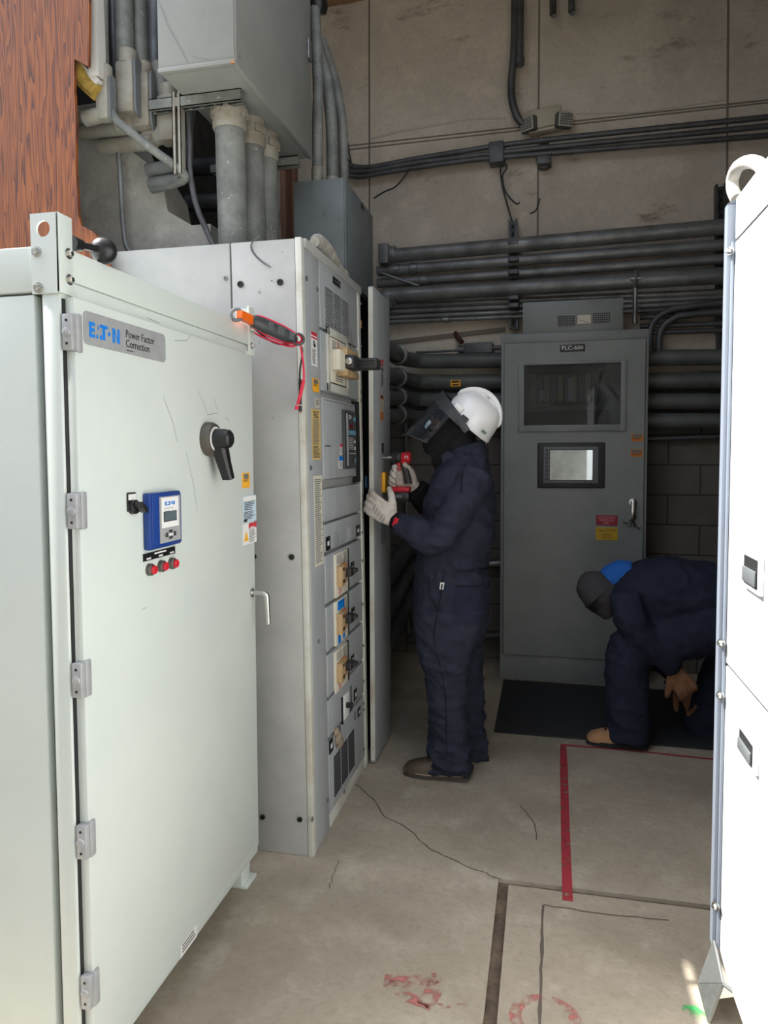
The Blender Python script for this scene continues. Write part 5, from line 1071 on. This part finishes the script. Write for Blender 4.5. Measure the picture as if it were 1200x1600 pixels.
def hand(o, a, b, c, s=1.0, curl=(.5, .55, .6, .65), thumb=((.75, .1, .65), .35, .4), fr=.0115, spread=.05):
    """Glove: o wrist, a finger direction, b out of the back, c towards the thumb side. Fingers bend towards -b."""
    o, a, b, c = V(o), V(a).normalized(), V(b).normalized(), V(c).normalized(); mb = MB()
    rr = []
    for l, w, t in ((-.015, .030, .024), (.01, .033, .022), (.04, .042, .021), (.07, .045, .019), (.092, .043, .016), (.102, .038, .012)): rr.append(ring(o + a * l * s, c, b, w * s, t * s, 20, 2.6))
    mb.loft(rr)
    for i, (off, l) in enumerate(((.033, .078), (.011, .086), (-.012, .080), (-.033, .064))):
        d = (a + c * spread * (1.5 - i)).normalized(); p = o + a * .080 * s + c * off * s; P = [p, o + a * .100 * s + c * off * 1.02 * s]; ang = 0.0
        for seg, k in ((.42, 1.0), (.33, 1.15), (.25, .8)):
            ang += curl[i] * k; dd = d * math.cos(ang) - b * math.sin(ang); P.append(P[-1] + dd * l * seg * s)
        mb.tube(P, [fr * 1.15 * s, fr * 1.12 * s, fr * 1.06 * s, fr * s, fr * .8 * s], 12, sm=4); mb.ball(P[-1], fr * .82 * s, 0, 10, 8)
    (ta, tb, tc), k1, k2 = thumb
    d = (a * ta - b * tb + c * tc).normalized(); p = o + a * .025 * s + c * .026 * s; P = [p, p + d * .040 * s]
    d2 = (d - b * k1 + a * .2).normalized(); P.append(P[-1] + d2 * .034 * s); d3 = (d2 - b * k2 + a * .2).normalized(); P.append(P[-1] + d3 * .026 * s)
    mb.tube(P, [.019 * s, .0165 * s, .014 * s, .011 * s], 12, sm=4); mb.ball(P[-1], .0112 * s, 0, 10, 8)
    return mb
# ------------------------------------------------------------------ standing worker, left side to the lens
YB, YL, YR = 3.32, 3.21, 3.44
base = onZ(690, 1205); R1 = thing('person', 'standing person in navy coveralls, white hard hat and tinted face shield, drilling at a door', 'person', (base.x, YB, 0))
TOR = [(702, 706, 752, .075), (714, 696, 758, .12), (730, 684, 765, .17), (752, 673, 770, .195), (782, 665, 774, .20), (815, 660, 774, .195), (845, 656, 771, .185), (868, 653, 763, .175), (884, 650, 754, .17), (905, 649, 763, .175), (940, 648, 766, .185), (970, 649, 763, .185), (998, 652, 756, .17)]
LL = [(950, 650, 756, .095), (985, 650, 752, .10), (1012, 652, 742, .10), (1045, 661, 731, .092), (1080, 670, 729, .086), (1115, 672, 729, .084), (1150, 673, 733, .085), (1180, 671, 735, .086), (1204, 671, 736, .084)]
RL = [(950, 656, 764, .095), (985, 662, 758, .10), (1015, 670, 752, .095), (1050, 682, 753, .088), (1090, 690, 755, .083), (1125, 694, 757, .083), (1155, 696, 760, .085), (1183, 698, 761, .083)]
PAL = [onY(744, 742, YL - .02), onY(716, 796, YL - .10), onY(683, 842, YL - .11), onY(650, 830, YL - .09), onY(622, 816, YL - .05)]
PAR = [onY(726, 740, YR + .03), onY(706, 785, YR + .10), onY(690, 806, YR + .08), onY(668, 784, YR + .03), onY(652, 766, YR - .01)]
hc = onY(707, 668, YB)                                     # head centre
hu, hf, hs_ = V((.647, 0, .762)), V((-.762, 0, .647)), V((0, 1, 0))
def worker(g, nog=False):
    mb = MB(); prof(mb, TOR, YB, g); prof(mb, LL, YL, g); prof(mb, RL, YR, g)
    k = 1 + g * 4
    limb(mb, PAL, [(.078 + g), (.076 + g), (.070 + g), (.064 + g), (.046 + g)])
    limb(mb, PAR, [(.078 + g), (.072 + g), (.066 + g), (.056 + g), (.044 + g)])
    return mb
# the body under the clothes: trunk, limbs, neck and head in one skin
mb = MB(); g = -.028
prof(mb, TOR[1:], YB, g); prof(mb, LL[:-1], YL, g); prof(mb, RL[:-1], YR, g); limb(mb, PAL, [.05, .048, .042, .036, .026]); limb(mb, PAR, [.05, .046, .04, .034, .026])
limb(mb, [onY(728, 730, YB), onY(716, 700, YB), hc + V((.01, 0, -.02))], [.06, .055, .06])
fu = V((.34, 0, .94)); ff = V((-.94, 0, .34))              # the face looks forward, chin out
mb.ball(hc + V((.02, 0, .03)), (.098, .076, .105), 0, 22, 16, ff, hs_, fu)
mb.loft([ring(hc + ff * f + fu * u, ff, hs_, a, b, 18) for u, f, a, b in ((.03, .025, .07, .065), (-.03, .035, .066, .058), (-.075, .042, .054, .048), (-.115, .055, .034, .034), (-.128, .06, .018, .02))])
mb.loft([ring(hc + ff * f + fu * u, ff, hs_, a, b, 12) for u, f, a, b in ((.035, .088, .012, .010), (.0, .104, .016, .015), (-.02, .108, .018, .018), (-.03, .092, .010, .012))])
for s_ in (-1, 1): mb.ball(hc + hs_ * .066 * s_ + fu * .0 - ff * .01, (.016, .010, .030), 0, 10, 8, ff, hs_, fu)
reskin(mb, .010, 4).build('body', M['skin'], R1)
# coveralls
ank = onZ(700, 1205).z
def wr(p):
    z = p.z; k = .75
    if z < .55: k = 1.1
    if z < .22: k = 1.7
    if .88 < z < 1.02 and p.x > PAL[2].x - .02: k = 1.3
    return k
nf = folds(.015, 7.0, (1, 1, 1.7), 3.1, wr)
zw = onY(700, 884, YB).z
def cover_fn(p, n):
    d = nf(p, n)
    if abs(p.z - zw) < .05: d += .0035 * math.sin(p.x * 150 + p.y * 150) * (1 - abs(p.z - zw) / .05) - .004 * math.exp(-((p.z - zw) / .012) ** 2)
    if abs(p.z - zw - .03) < .03 and p.x > PAL[2].x + .06: d += .010 * math.sin((p.z - zw) / .06 * PI)
    return d
CV = reskin(worker(0), .0085, 5, .5, cover_fn).build('coveralls', M['navy'], R1, 60)
# collar, pockets, seam, cloth tag, button placket
mb = MB(); n = 20; P0 = []; 
for t, (py, xf, xb, hw, yo) in ((0, (716, 694, 760, .10, 0)), (1, (699, 704, 756, .082, 0))): pass
r0 = [(onY(690 + 38, 722, YB)), 0]
c0, c1 = onY(728, 722, YB), onY(727, 697, YB)
mb.loft([ring(c0, V((1, 0, .10)).normalized(), (0, 1, 0), .108, .10, 24), ring(c1, V((1, 0, .30)).normalized(), (0, 1, 0), .090, .086, 24), ring(c1 + V((0, 0, .004)), V((1, 0, .30)).normalized(), (0, 1, 0), .078, .075, 24)], 0, False)
mb.prism([onY(689, 712, YB - .085), onY(700, 704, YB - .085), onY(722, 722, YB - .11), onY(694, 734, YB - .10)], (0, .012, 0))
mb.build('collar', M['navy'], R1)
def patch(mb, pts, yfun, th=.004):
    mb.prism([onY(x, y, yfun) for x, y in pts], (0, -th, 0))
def surf(x, y, d=.003):                                    # a point on the near side of the coveralls under pixel x, y
    dg = bpy.context.evaluated_depsgraph_get(); o = CAM - CV.parent.location; r = (ROT @ V((x - PCX, y - PCY, FPX))).normalized()
    ok, loc, nor, idx = CV.ray_cast(o, r)
    return (loc - r * d + CV.parent.location) if ok else onY(x, y, YL - .1)
bpy.context.view_layer.update()
def drape(mb, pts, cols=10, rows=10, th=.002):             # a cloth panel that follows the body: pts = four corners, clockwise from top left
    vs = []
    for j in range(rows + 1):
        for i in range(cols + 1):
            u, v = i / cols, j / rows; x = (pts[0][0] * (1 - u) + pts[1][0] * u) * (1 - v) + (pts[3][0] * (1 - u) + pts[2][0] * u) * v; y = (pts[0][1] * (1 - u) + pts[1][1] * u) * (1 - v) + (pts[3][1] * (1 - u) + pts[2][1] * u) * v
            vs.append(surf(x, y, .0045))
    W = cols + 1; mb.add(vs, [(j * W + i, j * W + i + 1, (j + 1) * W + i + 1, (j + 1) * W + i) for j in range(rows) for i in range(cols)])
mb = MB(); drape(mb, [(711, 916), (760, 918), (757, 972), (706, 972)]); mb.build('back_pocket', M['navy2'], R1)
mb = MB(); mb.tube([surf(x, y) for x, y in ((694, 894), (691, 912), (687, 940), (682, 968), (678, 1000), (688, 1040), (695, 1080), (697, 1120), (698, 1180))], .0022, 6, sm=2); mb.build('side_seam', M['knit'], R1)
mb = MB(); mb.tube([surf(x, y) for x, y in ((670, 900), (671, 920), (676, 940), (684, 952))], .003, 6, sm=3); mb.build('pocket_opening', M['knit'], R1)
mb = MB(); mb.tube([surf(x, y) for x, y in ((710, 916), (725, 917), (745, 916), (756, 912))], .0028, 6, sm=2); mb.build('pocket_edge', M['knit'], R1)
mb = MB(); mb.tube([surf(x, y) for x, y in ((738, 708), (728, 722), (722, 745), (720, 770))], .0018, 6, sm=3); mb.build('shoulder_seam', M['knit'], R1)
mb = MB(); drape(mb, [(688, 910), (694.5, 910.5), (692.5, 921.5), (686.5, 920.5)], 3, 3); tg = mb.build('cloth_tag', M['lb'], R1); tg['label'] = 'small white cloth tag'
mb = MB(); drape(mb, [(689.7, 912.5), (692.5, 912.8), (691.3, 919), (688.7, 918.5)], 2, 2)
for v in range(len(mb.v)): mb.v[v] = mb.v[v] + V((0, -.0015, 0))
mb.build('tag_print', M['mgrey'], R1)
# balaclava
mb = MB(); mb.ball(hc + V((.02, 0, .03)), (.105, .084, .110), 0, 22, 16, ff, hs_, fu)
mb.loft([ring(hc + ff * f + fu * u, ff, hs_, a, b, 20) for u, f, a, b in ((-.0, .000, .085, .078), (-.05, .028, .078, .074), (-.09, .040, .074, .066), (-.125, .046, .060, .056), (-.155, .042, .042, .046))])
limb(mb, [onY(734, 716, YB), onY(722, 702, YB), onY(714, 684, YB)], [.078, .080, .078])
limb(mb, [onY(678, 712, YB), onY(690, 716, YB), onY(710, 714, YB)], [.040, .060, .07])
bl = reskin(mb, .007, 5, .5, folds(.005, 14, (1, 1, 2), 1.0)); 
cut = hc + ff * .060 + fu * .03
keep = MB(); bad = {i for i, p in enumerate(bl.v) if (p - hc).dot(ff) > .055 and -.035 < (p - hc).dot(fu) < .075 and abs((p - hc).y) < .062}
keep.add(bl.v, [f for f in bl.f if not any(i in bad for i in f)]); keep.build('balaclava', M['knit'], R1)
# safety glasses
mb = MB(); P = [hc + ff * (.098 * math.cos(t)) + hs_ * (.078 * math.sin(t)) + fu * .035 for t in [(-1.25 + 2.5 * k / 12) for k in range(13)]]
mb.add([p + fu * .022 for p in P] + [p - fu * .022 for p in P], [(k, k + 1, 14 + k, 13 + k) for k in range(12)]); mb.tube([p + fu * .022 for p in P], .003, 6); mb.tube([P[0], P[0] - ff * .09], .003, 6); mb.tube([P[-1], P[-1] - ff * .09], .003, 6)
mb.build('safety_glasses', M['dgrey'], R1)
# hard hat
ho = onY(732, 659, YB); HAT = MB(); rr = []
def hat_ring(u, rf, rb, rs, ridge=0.0, n=40):
    out = []
    for k in range(n):
        t = 2 * PI * k / n; c, s_ = math.cos(t), math.sin(t); r = rf if c > 0 else rb
        d = ridge * (math.exp(-(s_ / .22) ** 2) + .6 * (math.exp(-((abs(s_) - .5) / .14) ** 2)))
        out.append(ho + hf * (c * r) + hs_ * (s_ * rs) + hu * (u + d))
    return out
for u, rf, rb, rs, rg in ((-.020, .150, .130, .118, 0), (-.016, .153, .133, .121, 0), (-.008, .140, .131, .118, 0), (.010, .128, .127, .112, .002), (.045, .124, .124, .108, .003), (.080, .114, .116, .098, .005), (.104, .098, .102, .080, .008), (.122, .072, .078, .056, .011), (.132, .040, .044, .030, .013), (.136, .012, .012, .010, .013)): rr.append(hat_ring(u, rf, rb, rs, rg))
HAT.loft(rr, 0, False); HAT.add([ho + hu * .163], []); k = len(rr) - 1; HAT.f.append([k * 40 + i for i in range(40)]); HAT.m.append(0)
hh = HAT.build('hard_hat', M['hat'], R1, 50); md = hh.modifiers.new('s', 'SUBSURF'); md.levels = md.render_levels = 1
mb = MB(); mb.tube([ho + hf * (.128 - .0) * math.cos(t) + hu * (.012 + .143 * math.sin(t)) for t in [PI * (.12 + .76 * k / 16) for k in range(17)]], [.004] + [.010] * 15 + [.004], 10, flat=1.6); mb.build('crown_ridge', M['hat'], hh)
mb = MB(); q = ho + hf * .062 - hs_ * .098 + hu * .02; mb.obox(q, hf, hu, -hs_, -.022, .022, -.012, .016, .0, .018, 0, .004); mb.build('accessory_slot', M['hat'], hh)
mb = MB(); q = onY(756, 675, YB - .118); mb.obox(q, hf, hu, -hs_, -.012, .012, -.007, .007, -.006, .0015, 0, .001); mb.obox(q, hf, hu, -hs_, -.010, .010, -.005, .005, .0015, .002, 1); mb.build('sticker', [M['green'], M['mgrey']], hh)['label'] = 'small green sticker'
mb = MB(); q = ho - hs_ * .112 + hf * .012 - hu * .005; mb.obox(q, hf, hu, -hs_, -.020, .016, -.032, .020, -.008, .014, 0, .004); mb.build('shield_clip', M['blk'], hh)
# face shield
SHD = thing('face_shield', '', '', (0, 0, 0)) if False else None
so_ = ho + hf * .02
def arcp(t, r, u, fs=1.0): return so_ + hf * (r * math.cos(t) * fs) + hs_ * (r * .84 * math.sin(t)) + hu * u
mb = MB(); n = 28
band = []
for k in range(n + 1):
    t = -1.72 + 3.44 * k / n; up = .022 * max(0, math.cos(t)) ; hb = .020
    c_ = arcp(t, .160, -.016 + up * .4); nrm = (hf * math.cos(t) + hs_ * math.sin(t)).normalized()
    band.append([c_ + hu * (hb + up) + nrm * .004, c_ - hu * hb + nrm * .006, c_ - hu * hb - nrm * .002, c_ + hu * (hb + up) - nrm * .004])
mb.loft(band); sb = mb.build('shield_bracket', M['dgrey'], R1)
mb = MB()
for s_ in (-1, 1): mb.obox(arcp(1.60 * s_, .160, -.018), (-hf * .97 - hu * .24).normalized(), (hu * .97 - hf * .24).normalized(), hs_ * s_, -.02, .055, -.016, .016, -.007, .007, 0, .004)
mb.build('bracket_arm', M['dgrey'], sb)
mb = MB(); U = 8; G = []
for j in range(U + 1):
    f = j / U
    for k in range(n + 1):
        t = -1.3 + 2.6 * k / n; low = -.225 + .04 * abs(t) / 1.3 - (.025 * (1 - abs(t) / 1.3))
        G.append(arcp(t, .164 + .012 * f, .0 + (low) * f))
W = n + 1; fs = [(j * W + k, j * W + k + 1, (j + 1) * W + k + 1, (j + 1) * W + k) for j in range(U) for k in range(n)]
mb.add(G, fs); sv = mb.build('shield_visor', M['shield'], sb)
mb = MB(); mb.tube([G[U * W + k] for k in range(W)], .0035, 6); mb.build('visor_edge', M['dgrey'], sv)
mb = MB(); q = arcp(-.92, .1705, -.12); qn = (hf * math.cos(-.92) + hs_ * math.sin(-.92)).normalized(); qt = qn.cross(hu)
for i in range(5): mb.obox(q, qt, hu, qn, -.012, .010 - .003 * (i % 2), .014 - .008 * i - .002, .014 - .008 * i + .002, .0, .0012)
mb.build('visor_print', M['lblue'], sv)
# gloves
ow = PAL[4]; GL = hand(ow + V((-.016, -.004, .010)), V((-.84, .10, .54)), (-.12, -1, .08), V((.5, 0, .85)), 1.10, (.30, .36, .40, .42), ((.62, .25, .75), .1, .1), .0125, .03)
gl = reskin(GL, .0042, 4, .45, folds(.0020, 40, (1, 1, 1), 2.2)).build('work_glove', M['glove'], R1, 60)
mb = MB(); a_ = (PAL[4] - PAL[3]).normalized(); mb.tube([ow - a_ * .02, ow + a_ * .012, ow + a_ * .020], [.050, .046, .040], 18); mb.build('glove_cuff', M['knit'], gl)
mb = MB(); cq = ow + a_ * .004 + V((0, -.052, 0)); mb.obox(cq, a_, a_.cross(V((0, 1, 0))), (0, -1, 0), -.012, .012, -.026, .018, -.012, .004, 0, .002); mb.build('cuff_tab', M['red'], gl)
mb = MB()
for k in range(5): q = ow + V((-.060 - .010 * k, -.030, .012 + .016 * k)); mb.obox(q, (.45, 0, .9), (-.9, 0, .45), (0, -1, 0), -.016, .012 - .002 * k, -.0012, .0012, .0, .004)
mb.build('glove_print', M['mgrey'], gl)
YD = YR - .03
ow2 = PAR[4]; hd = onY(627, 742, YD)
GR = hand(ow2 + V((-.008, .012, .006)), V((-.80, -.10, .60)), (.15, .95, .15), V((.40, 0, .92)), 1.06, (.75, .85, .9, .95), ((.62, .35, .72), .5, .3), .0125, .04)
gr = reskin(GR, .0042, 4, .45, folds(.0020, 40, (1, 1, 1), 7.2)).build('work_glove', M['glove'], R1, 60)
mb = MB(); a_ = (PAR[4] - PAR[3]).normalized(); mb.tube([ow2 - a_ * .10, ow2 - a_ * .05, ow2 + a_ * .008, ow2 + a_ * .014], [.070, .066, .056, .045], 18); mb.build('glove_cuff', M['knit'], gr)
# boots
def boot(toe, heel, y, up, name='work_boot', m='boot', sm_='sole', sc=1.0, z0=.0):
    t, h = onY(*toe, y), onY(*heel, y); L = h.x - t.x; mb = MB()
    rr = []
    for f, w, zt in ((0.0, .022, .040), (.06, .040, .058), (.18, .049, .070), (.36, .048, .084), (.52, .042, .104), (.64, .038, .118), (.76, .036, .12), (.88, .034, .10), (.96, .026, .075)):
        c = V((t.x + L * f, y, 0)); rr.append([c + V((0, w * sc * math.copysign(abs(math.cos(q)) ** .8, math.cos(q)), z0 + .022 + (zt - .022) * sc * max(0, math.sin(q)) ** .75 if math.sin(q) > 0 else z0 + .022 + .002 * math.sin(q))) for q in [2 * PI * k / 20 for k in range(20)]])
    mb.loft(rr); b = mb.build(name, M[m], R1 if up is None else up, 50)
    mb = MB(); P = []
    for k in range(28):
        q = 2 * PI * k / 28; cx_ = math.cos(q); f = .5 - .515 * cx_; w = .054 if f < .45 else .046; P.append(V((t.x + L * f, y + w * sc * math.copysign(abs(math.sin(q)) ** .7, math.sin(q)), z0 + .004)))
    mb.prism(P, (0, 0, .020)); heelx = t.x + L * .68; mb.box(heelx, t.x + L * .99, y - .04 * sc, y + .04 * sc, z0, z0 + .02, 0, .004); mb.build('boot_sole', M[sm_], b)
    mb = MB(); mb.tube([p + V((0, 0, .020)) for p in P] + [P[0] + V((0, 0, .020))], .0028, 6); mb.build('boot_welt', M['welt' if m == 'boot' else sm_], b)
    return b
boot((632, 1205), (733, 1205), YL - .01, None); boot((668, 1186), (761, 1186), YR + .0, None)
# ------------------------------------------------------------------ cordless drill
hx = onY(628, 735, YD); YD2 = YD - .012
R2 = thing('cordless_drill', 'red and black cordless drill in the white gloved hand of the standing worker', 'drill', hx)
cz = onY(625, 715, YD2).z; x0, x1, x2, x3 = (onY(x, 715, YD2).x for x in (607, 613, 632, 643))
mb = MB(); mb.lathe((x2 - .004, YD2, cz), (1, 0, 0), [(0, .026), (.006, .029), (.022, .029), (.032, .026), (.037, .016)], 22); mb.lathe((x2 - .012, YD2, cz), (1, 0, 0), [(0, .024), (.012, .026)], 20)
hz = onY(632, 727, YD2); mb.loft([ring((hz.x + d, YD2, cz - z_), (1, 0, 0), (0, 1, 0), a, b, 16) for z_, d, a, b in ((.012, .0, .024, .020), (.03, .0, .021, .018))]); dh = mb.build('motor_housing', M['red'], R2)
mb = MB(); text_mb('M', .022, (x2 + .014, YD2 - .0295, cz + .002), (1, 0, 0), (0, 0, 1), mb=mb); mb.build('logo', M['lb'], dh)
mb = MB(); mb.lathe((x1, YD2, cz), (1, 0, 0), [(-.002, .012), (.0, .020), (.010, .026), (.018, .027), (.019, .022), (.024, .023), (.028, .026), (.046, .025)], 20); mb.build('chuck', M['blk2'], R2)
mb = MB(); mb.cyl((x1 + .004, YD2, cz), (x0 - .004, YD2, cz), .008, 12); mb.cyl((x0 - .002, YD2, cz), (-.7805, YD2, cz), .005, 10); mb.build('drive_bit', M['steel'], R2)
e_ = onY(633, 764, YD2)
mb = MB(); mb.loft([ring((hz.x + d, YD2, z_), (1, 0, 0), (0, 1, 0), a, b, 16, 2.5) for z_, d, a, b in ((cz - .026, .0, .021, .018), (cz - .05, .004, .017, .016), (cz - .09, .012, .018, .016), (cz - .125, .018, .020, .017))]); mb.build('grip', M['blk2'], R2)
mb = MB(); mb.torus((hz.x - .026, YD2, cz - .042), (0, 1, 0), .017, .0035, 18, 8); mb.obox((hz.x - .024, YD2, cz - .036), (1, 0, 0), (0, 0, 1), (0, 1, 0), -.006, .004, -.012, .012, -.007, .007, 0, .002); mb.build('trigger_guard', M['red'], R2)
bz = onY(625, 770, YD2).z; bx0, bx1 = onY(607, 772, YD2).x, onY(640, 772, YD2).x
mb = MB(); mb.box(bx0 + .015, bx1 + .005, YD2 - .030, YD2 + .030, bz + .004, bz + .030, 0, .008); mb.build('battery_clamp', M['red'], R2)
mb = MB(); mb.box(bx0, bx1 + .004, YD2 - .036, YD2 + .036, bz - .042, bz + .006, 0, .010); mb.box(bx0 + .02, bx1 - .03, YD2 - .038, YD2 - .034, bz - .024, bz - .008, 1, .001); mb.build('battery', [M['blk'], M['mgrey']], R2)
# ------------------------------------------------------------------ crouching person by the control cabinet
YC = 3.90
R3 = thing('person', 'person in dark navy clothes crouched forward beside the dark grey cabinet, head hanging down', 'person', (.55, YC, 0))
f0 = onZ(965, 1168)
YN = f0.y + .03; YF = YN + .26; YM = (YN + YF) / 2
def c2(x, y, yy): return onY(x, y, yy)
def crouch(g):
    mb = MB(); sp = [(1176, 958, .17, .18), (1140, 945, .175, .185), (1095, 932, .18, .19), (1045, 925, .18, .20), (1005, 926, .165, .20), (975, 932, .125, .17), (958, 938, .08, .11)]
    C = [c2(x, y, YM) for x, y, _, _ in sp]; rr = []
    for i, (x, y, rv, rw) in enumerate(sp):
        t = (C[min(i + 1, len(C) - 1)] - C[max(i - 1, 0)]).normalized(); up = V((0, 1, 0)).cross(t).normalized(); rr.append(ring(C[i], up, (0, 1, 0), rv + g, rw + g, 24, 2.2))
    mb.loft(rr)
    limb(mb, [c2(1172, 965, YN + .03), c2(1100, 985, YN + .01), c2(1035, 1000, YN), c2(988, 1008, YN), c2(980, 1040, YN), c2(980, 1090, YN), c2(982, 1140, YN), c2(982, 1154, YN)], [.13 + g, .125 + g, .115 + g, .105 + g, .108 + g, .105 + g, .104 + g, .104 + g])
    limb(mb, [c2(1172, 970, YF), c2(1140, 1030, YF), c2(1105, 1110, YF), c2(1098, 1140, YF), c2(1150, 1146, YF), c2(1210, 1140, YF)], [.12 + g, .11 + g, .09 + g, .085 + g, .075 + g, .06 + g])
    limb(mb, [c2(980, 930, YN - .02), c2(985, 965, YN - .06), c2(1010, 1000, YN - .07), c2(1036, 1026, YN - .05), c2(1052, 1046, YN - .02)], [.085 + g, .08 + g, .068 + g, .058 + g, .046 + g])
    limb(mb, [c2(985, 930, YF + .06), c2(990, 980, YF + .08), c2(1030, 1030, YF + .06), c2(1062, 1064, YF + .02)], [.08 + g, .07 + g, .055 + g, .045 + g])
    return mb
h2 = c2(936, 925, YM - .02); f2, u2 = V((-.62, -.1, -.78)).normalized(), V((-.75, 0, .66)).normalized(); u2 = (u2 - f2 * u2.dot(f2)).normalized(); s2v = f2.cross(u2)
mb = crouch(-.03); mb.ball(h2, (.092, .074, .115), 0, 20, 14, f2, s2v, u2); limb(mb, [c2(962, 935, YM), h2], [.055, .055])
mb.loft([ring(h2 + f2 * f - u2 * u, f2, s2v, a, b, 16) for u, f, a, b in ((.02, .03, .065, .06), (.07, .04, .052, .048), (.11, .05, .034, .034))]); mb.ball(h2 + f2 * .095 - u2 * .02, (.02, .013, .018), 0, 10, 8, f2, s2v, u2)
reskin(mb, .012, 4).build('body', M['skin'], R3)
reskin(crouch(0), .010, 5, .5, folds(.010, 6.5, (1.4, 1, 1.6), 9.0)).build('coveralls', M['navy2'], R3, 60)
mb = MB(); mb.ball(h2, (.102, .084, .122), 0, 20, 14, f2, s2v, u2); mb.loft([ring(h2 + f2 * f - u2 * u, f2, s2v, a, b, 16) for u, f, a, b in ((.0, .012, .09, .08), (.06, .03, .07, .066), (.11, .045, .048, .046), (.125, .05, .03, .03))]); limb(mb, [h2, c2(952, 936, YM)], [.08, .085])
reskin(mb, .008, 5, .5, folds(.005, 12, (1, 1, 1), 4)).build('balaclava', M['knit2'], R3)
mb = MB(); P = [h2 + f2 * (.105 * math.cos(t)) + s2v * (.092 * math.sin(t)) - u2 * .02 for t in [(-1.5 + 3.0 * k / 12) for k in range(13)]]; mb.add([p + u2 * .02 for p in P] + [p - u2 * .022 for p in P], [(k, k + 1, 14 + k, 13 + k) for k in range(12)]); mb.tube([p + u2 * .02 for p in P], .005, 6); mb.build('safety_glasses', M['blk'], R3)
mb = MB(); cA, cB = c2(950, 906, YM), c2(976, 892, YM); limb(mb, [c2(948, 914, YM), c2(955, 906, YM), c2(972, 897, YM), c2(988, 896, YM)], [.045, .075, .078, .06]); reskin(mb, .01, 4, .5, folds(.006, 14, (1, 1, 1), 2)).build('hood', M['bhood'], R3)['label'] = 'bright blue hood folded on the nape'
hw = c2(1052, 1046, YN - .02); reskin(hand(hw, V((.55, 0, -.83)), V((.2, -1, .1)), V((-.8, 0, -.5)), 1.15, (.6, .7, .75, .8), fr=.0125), .005, 4, .4).build('work_glove', M['tglove'], R3)
hw = c2(1062, 1064, YF + .02); reskin(hand(hw, V((.55, 0, -.83)), V((.2, 1, .1)), V((-.8, 0, -.5)), 1.15, (.6, .7, .75, .8), fr=.0125), .005, 4, .4).build('work_glove', M['tglove'], R3)
b = boot((917, 1162), (1012, 1162), YN, R3, m='tboot', sm_='rubber', sc=1.05)
mb = MB(); t = onY(917, 1162, YN)
for k in range(3): mb.tube([V((t.x + .085 + .02 * k, YN - .03, .085 + .014 * k)), V((t.x + .095 + .02 * k, YN, .100 + .014 * k)), V((t.x + .085 + .02 * k, YN + .03, .085 + .014 * k))], .004, 6)
mb.build('laces', M['blk'], b)
boot((1172, 1150), (1262, 1150), YF, R3, m='tboot', sm_='rubber')
mb = MB(); P = [onZ(x, y, .014) for x, y in ((1040, 1066), (1062, 1086), (1092, 1102), (1130, 1112), (1180, 1112))]; mb.tube(P, .013, 10, sm=5)
tag(mb.build('floor_hose', M['rubber']), 'dark hose curving over the mat beside the crouching person', 'hose')
SKY, SUN, EXPO = .24, 5.6, 1.2
# ================================================================== daylight
w = bpy.data.worlds.new('sky'); SC.world = w; w.use_nodes = True; N, L = w.node_tree.nodes, w.node_tree.links
bg = N['Background']; sk = N.new('ShaderNodeTexSky'); sk.sky_type = 'NISHITA'; sk.sun_disc = False; sk.sun_elevation = math.radians(58); sk.sun_rotation = math.radians(280); sk.air_density = 1.0; sk.dust_density = 2.5; sk.ozone_density = 1.0
hs = N.new('ShaderNodeHueSaturation'); hs.inputs['Saturation'].default_value = .5; L.new(sk.outputs[0], hs.inputs['Color']); L.new(hs.outputs[0], bg.inputs[0]); bg.inputs[1].default_value = SKY
sd = bpy.data.lights.new('sun', 'SUN'); sd.energy = SUN; sd.angle = math.radians(.53); sd.color = (1, .98, .94); so = bpy.data.objects.new('sun', sd); COL.objects.link(so)
toward = V((-math.cos(math.radians(54)) * math.cos(math.radians(4)), math.cos(math.radians(54)) * math.sin(math.radians(4)), math.sin(math.radians(54))))
so.rotation_euler = toward.to_track_quat('Z', 'Y').to_euler(); so.location = (-4, 0, 8)
vs = SC.view_settings; vs.view_transform = 'Standard'; vs.look = 'None'; vs.gamma = 1; vs.use_curve_mapping = False; vs.exposure = EXPO
SC.cycles.use_denoising = True; SC.cycles.max_bounces = 8; SC.cycles.diffuse_bounces = 5; SC.cycles.transparent_max_bounces = 8
SC.cycles.sample_clamp_indirect = 6
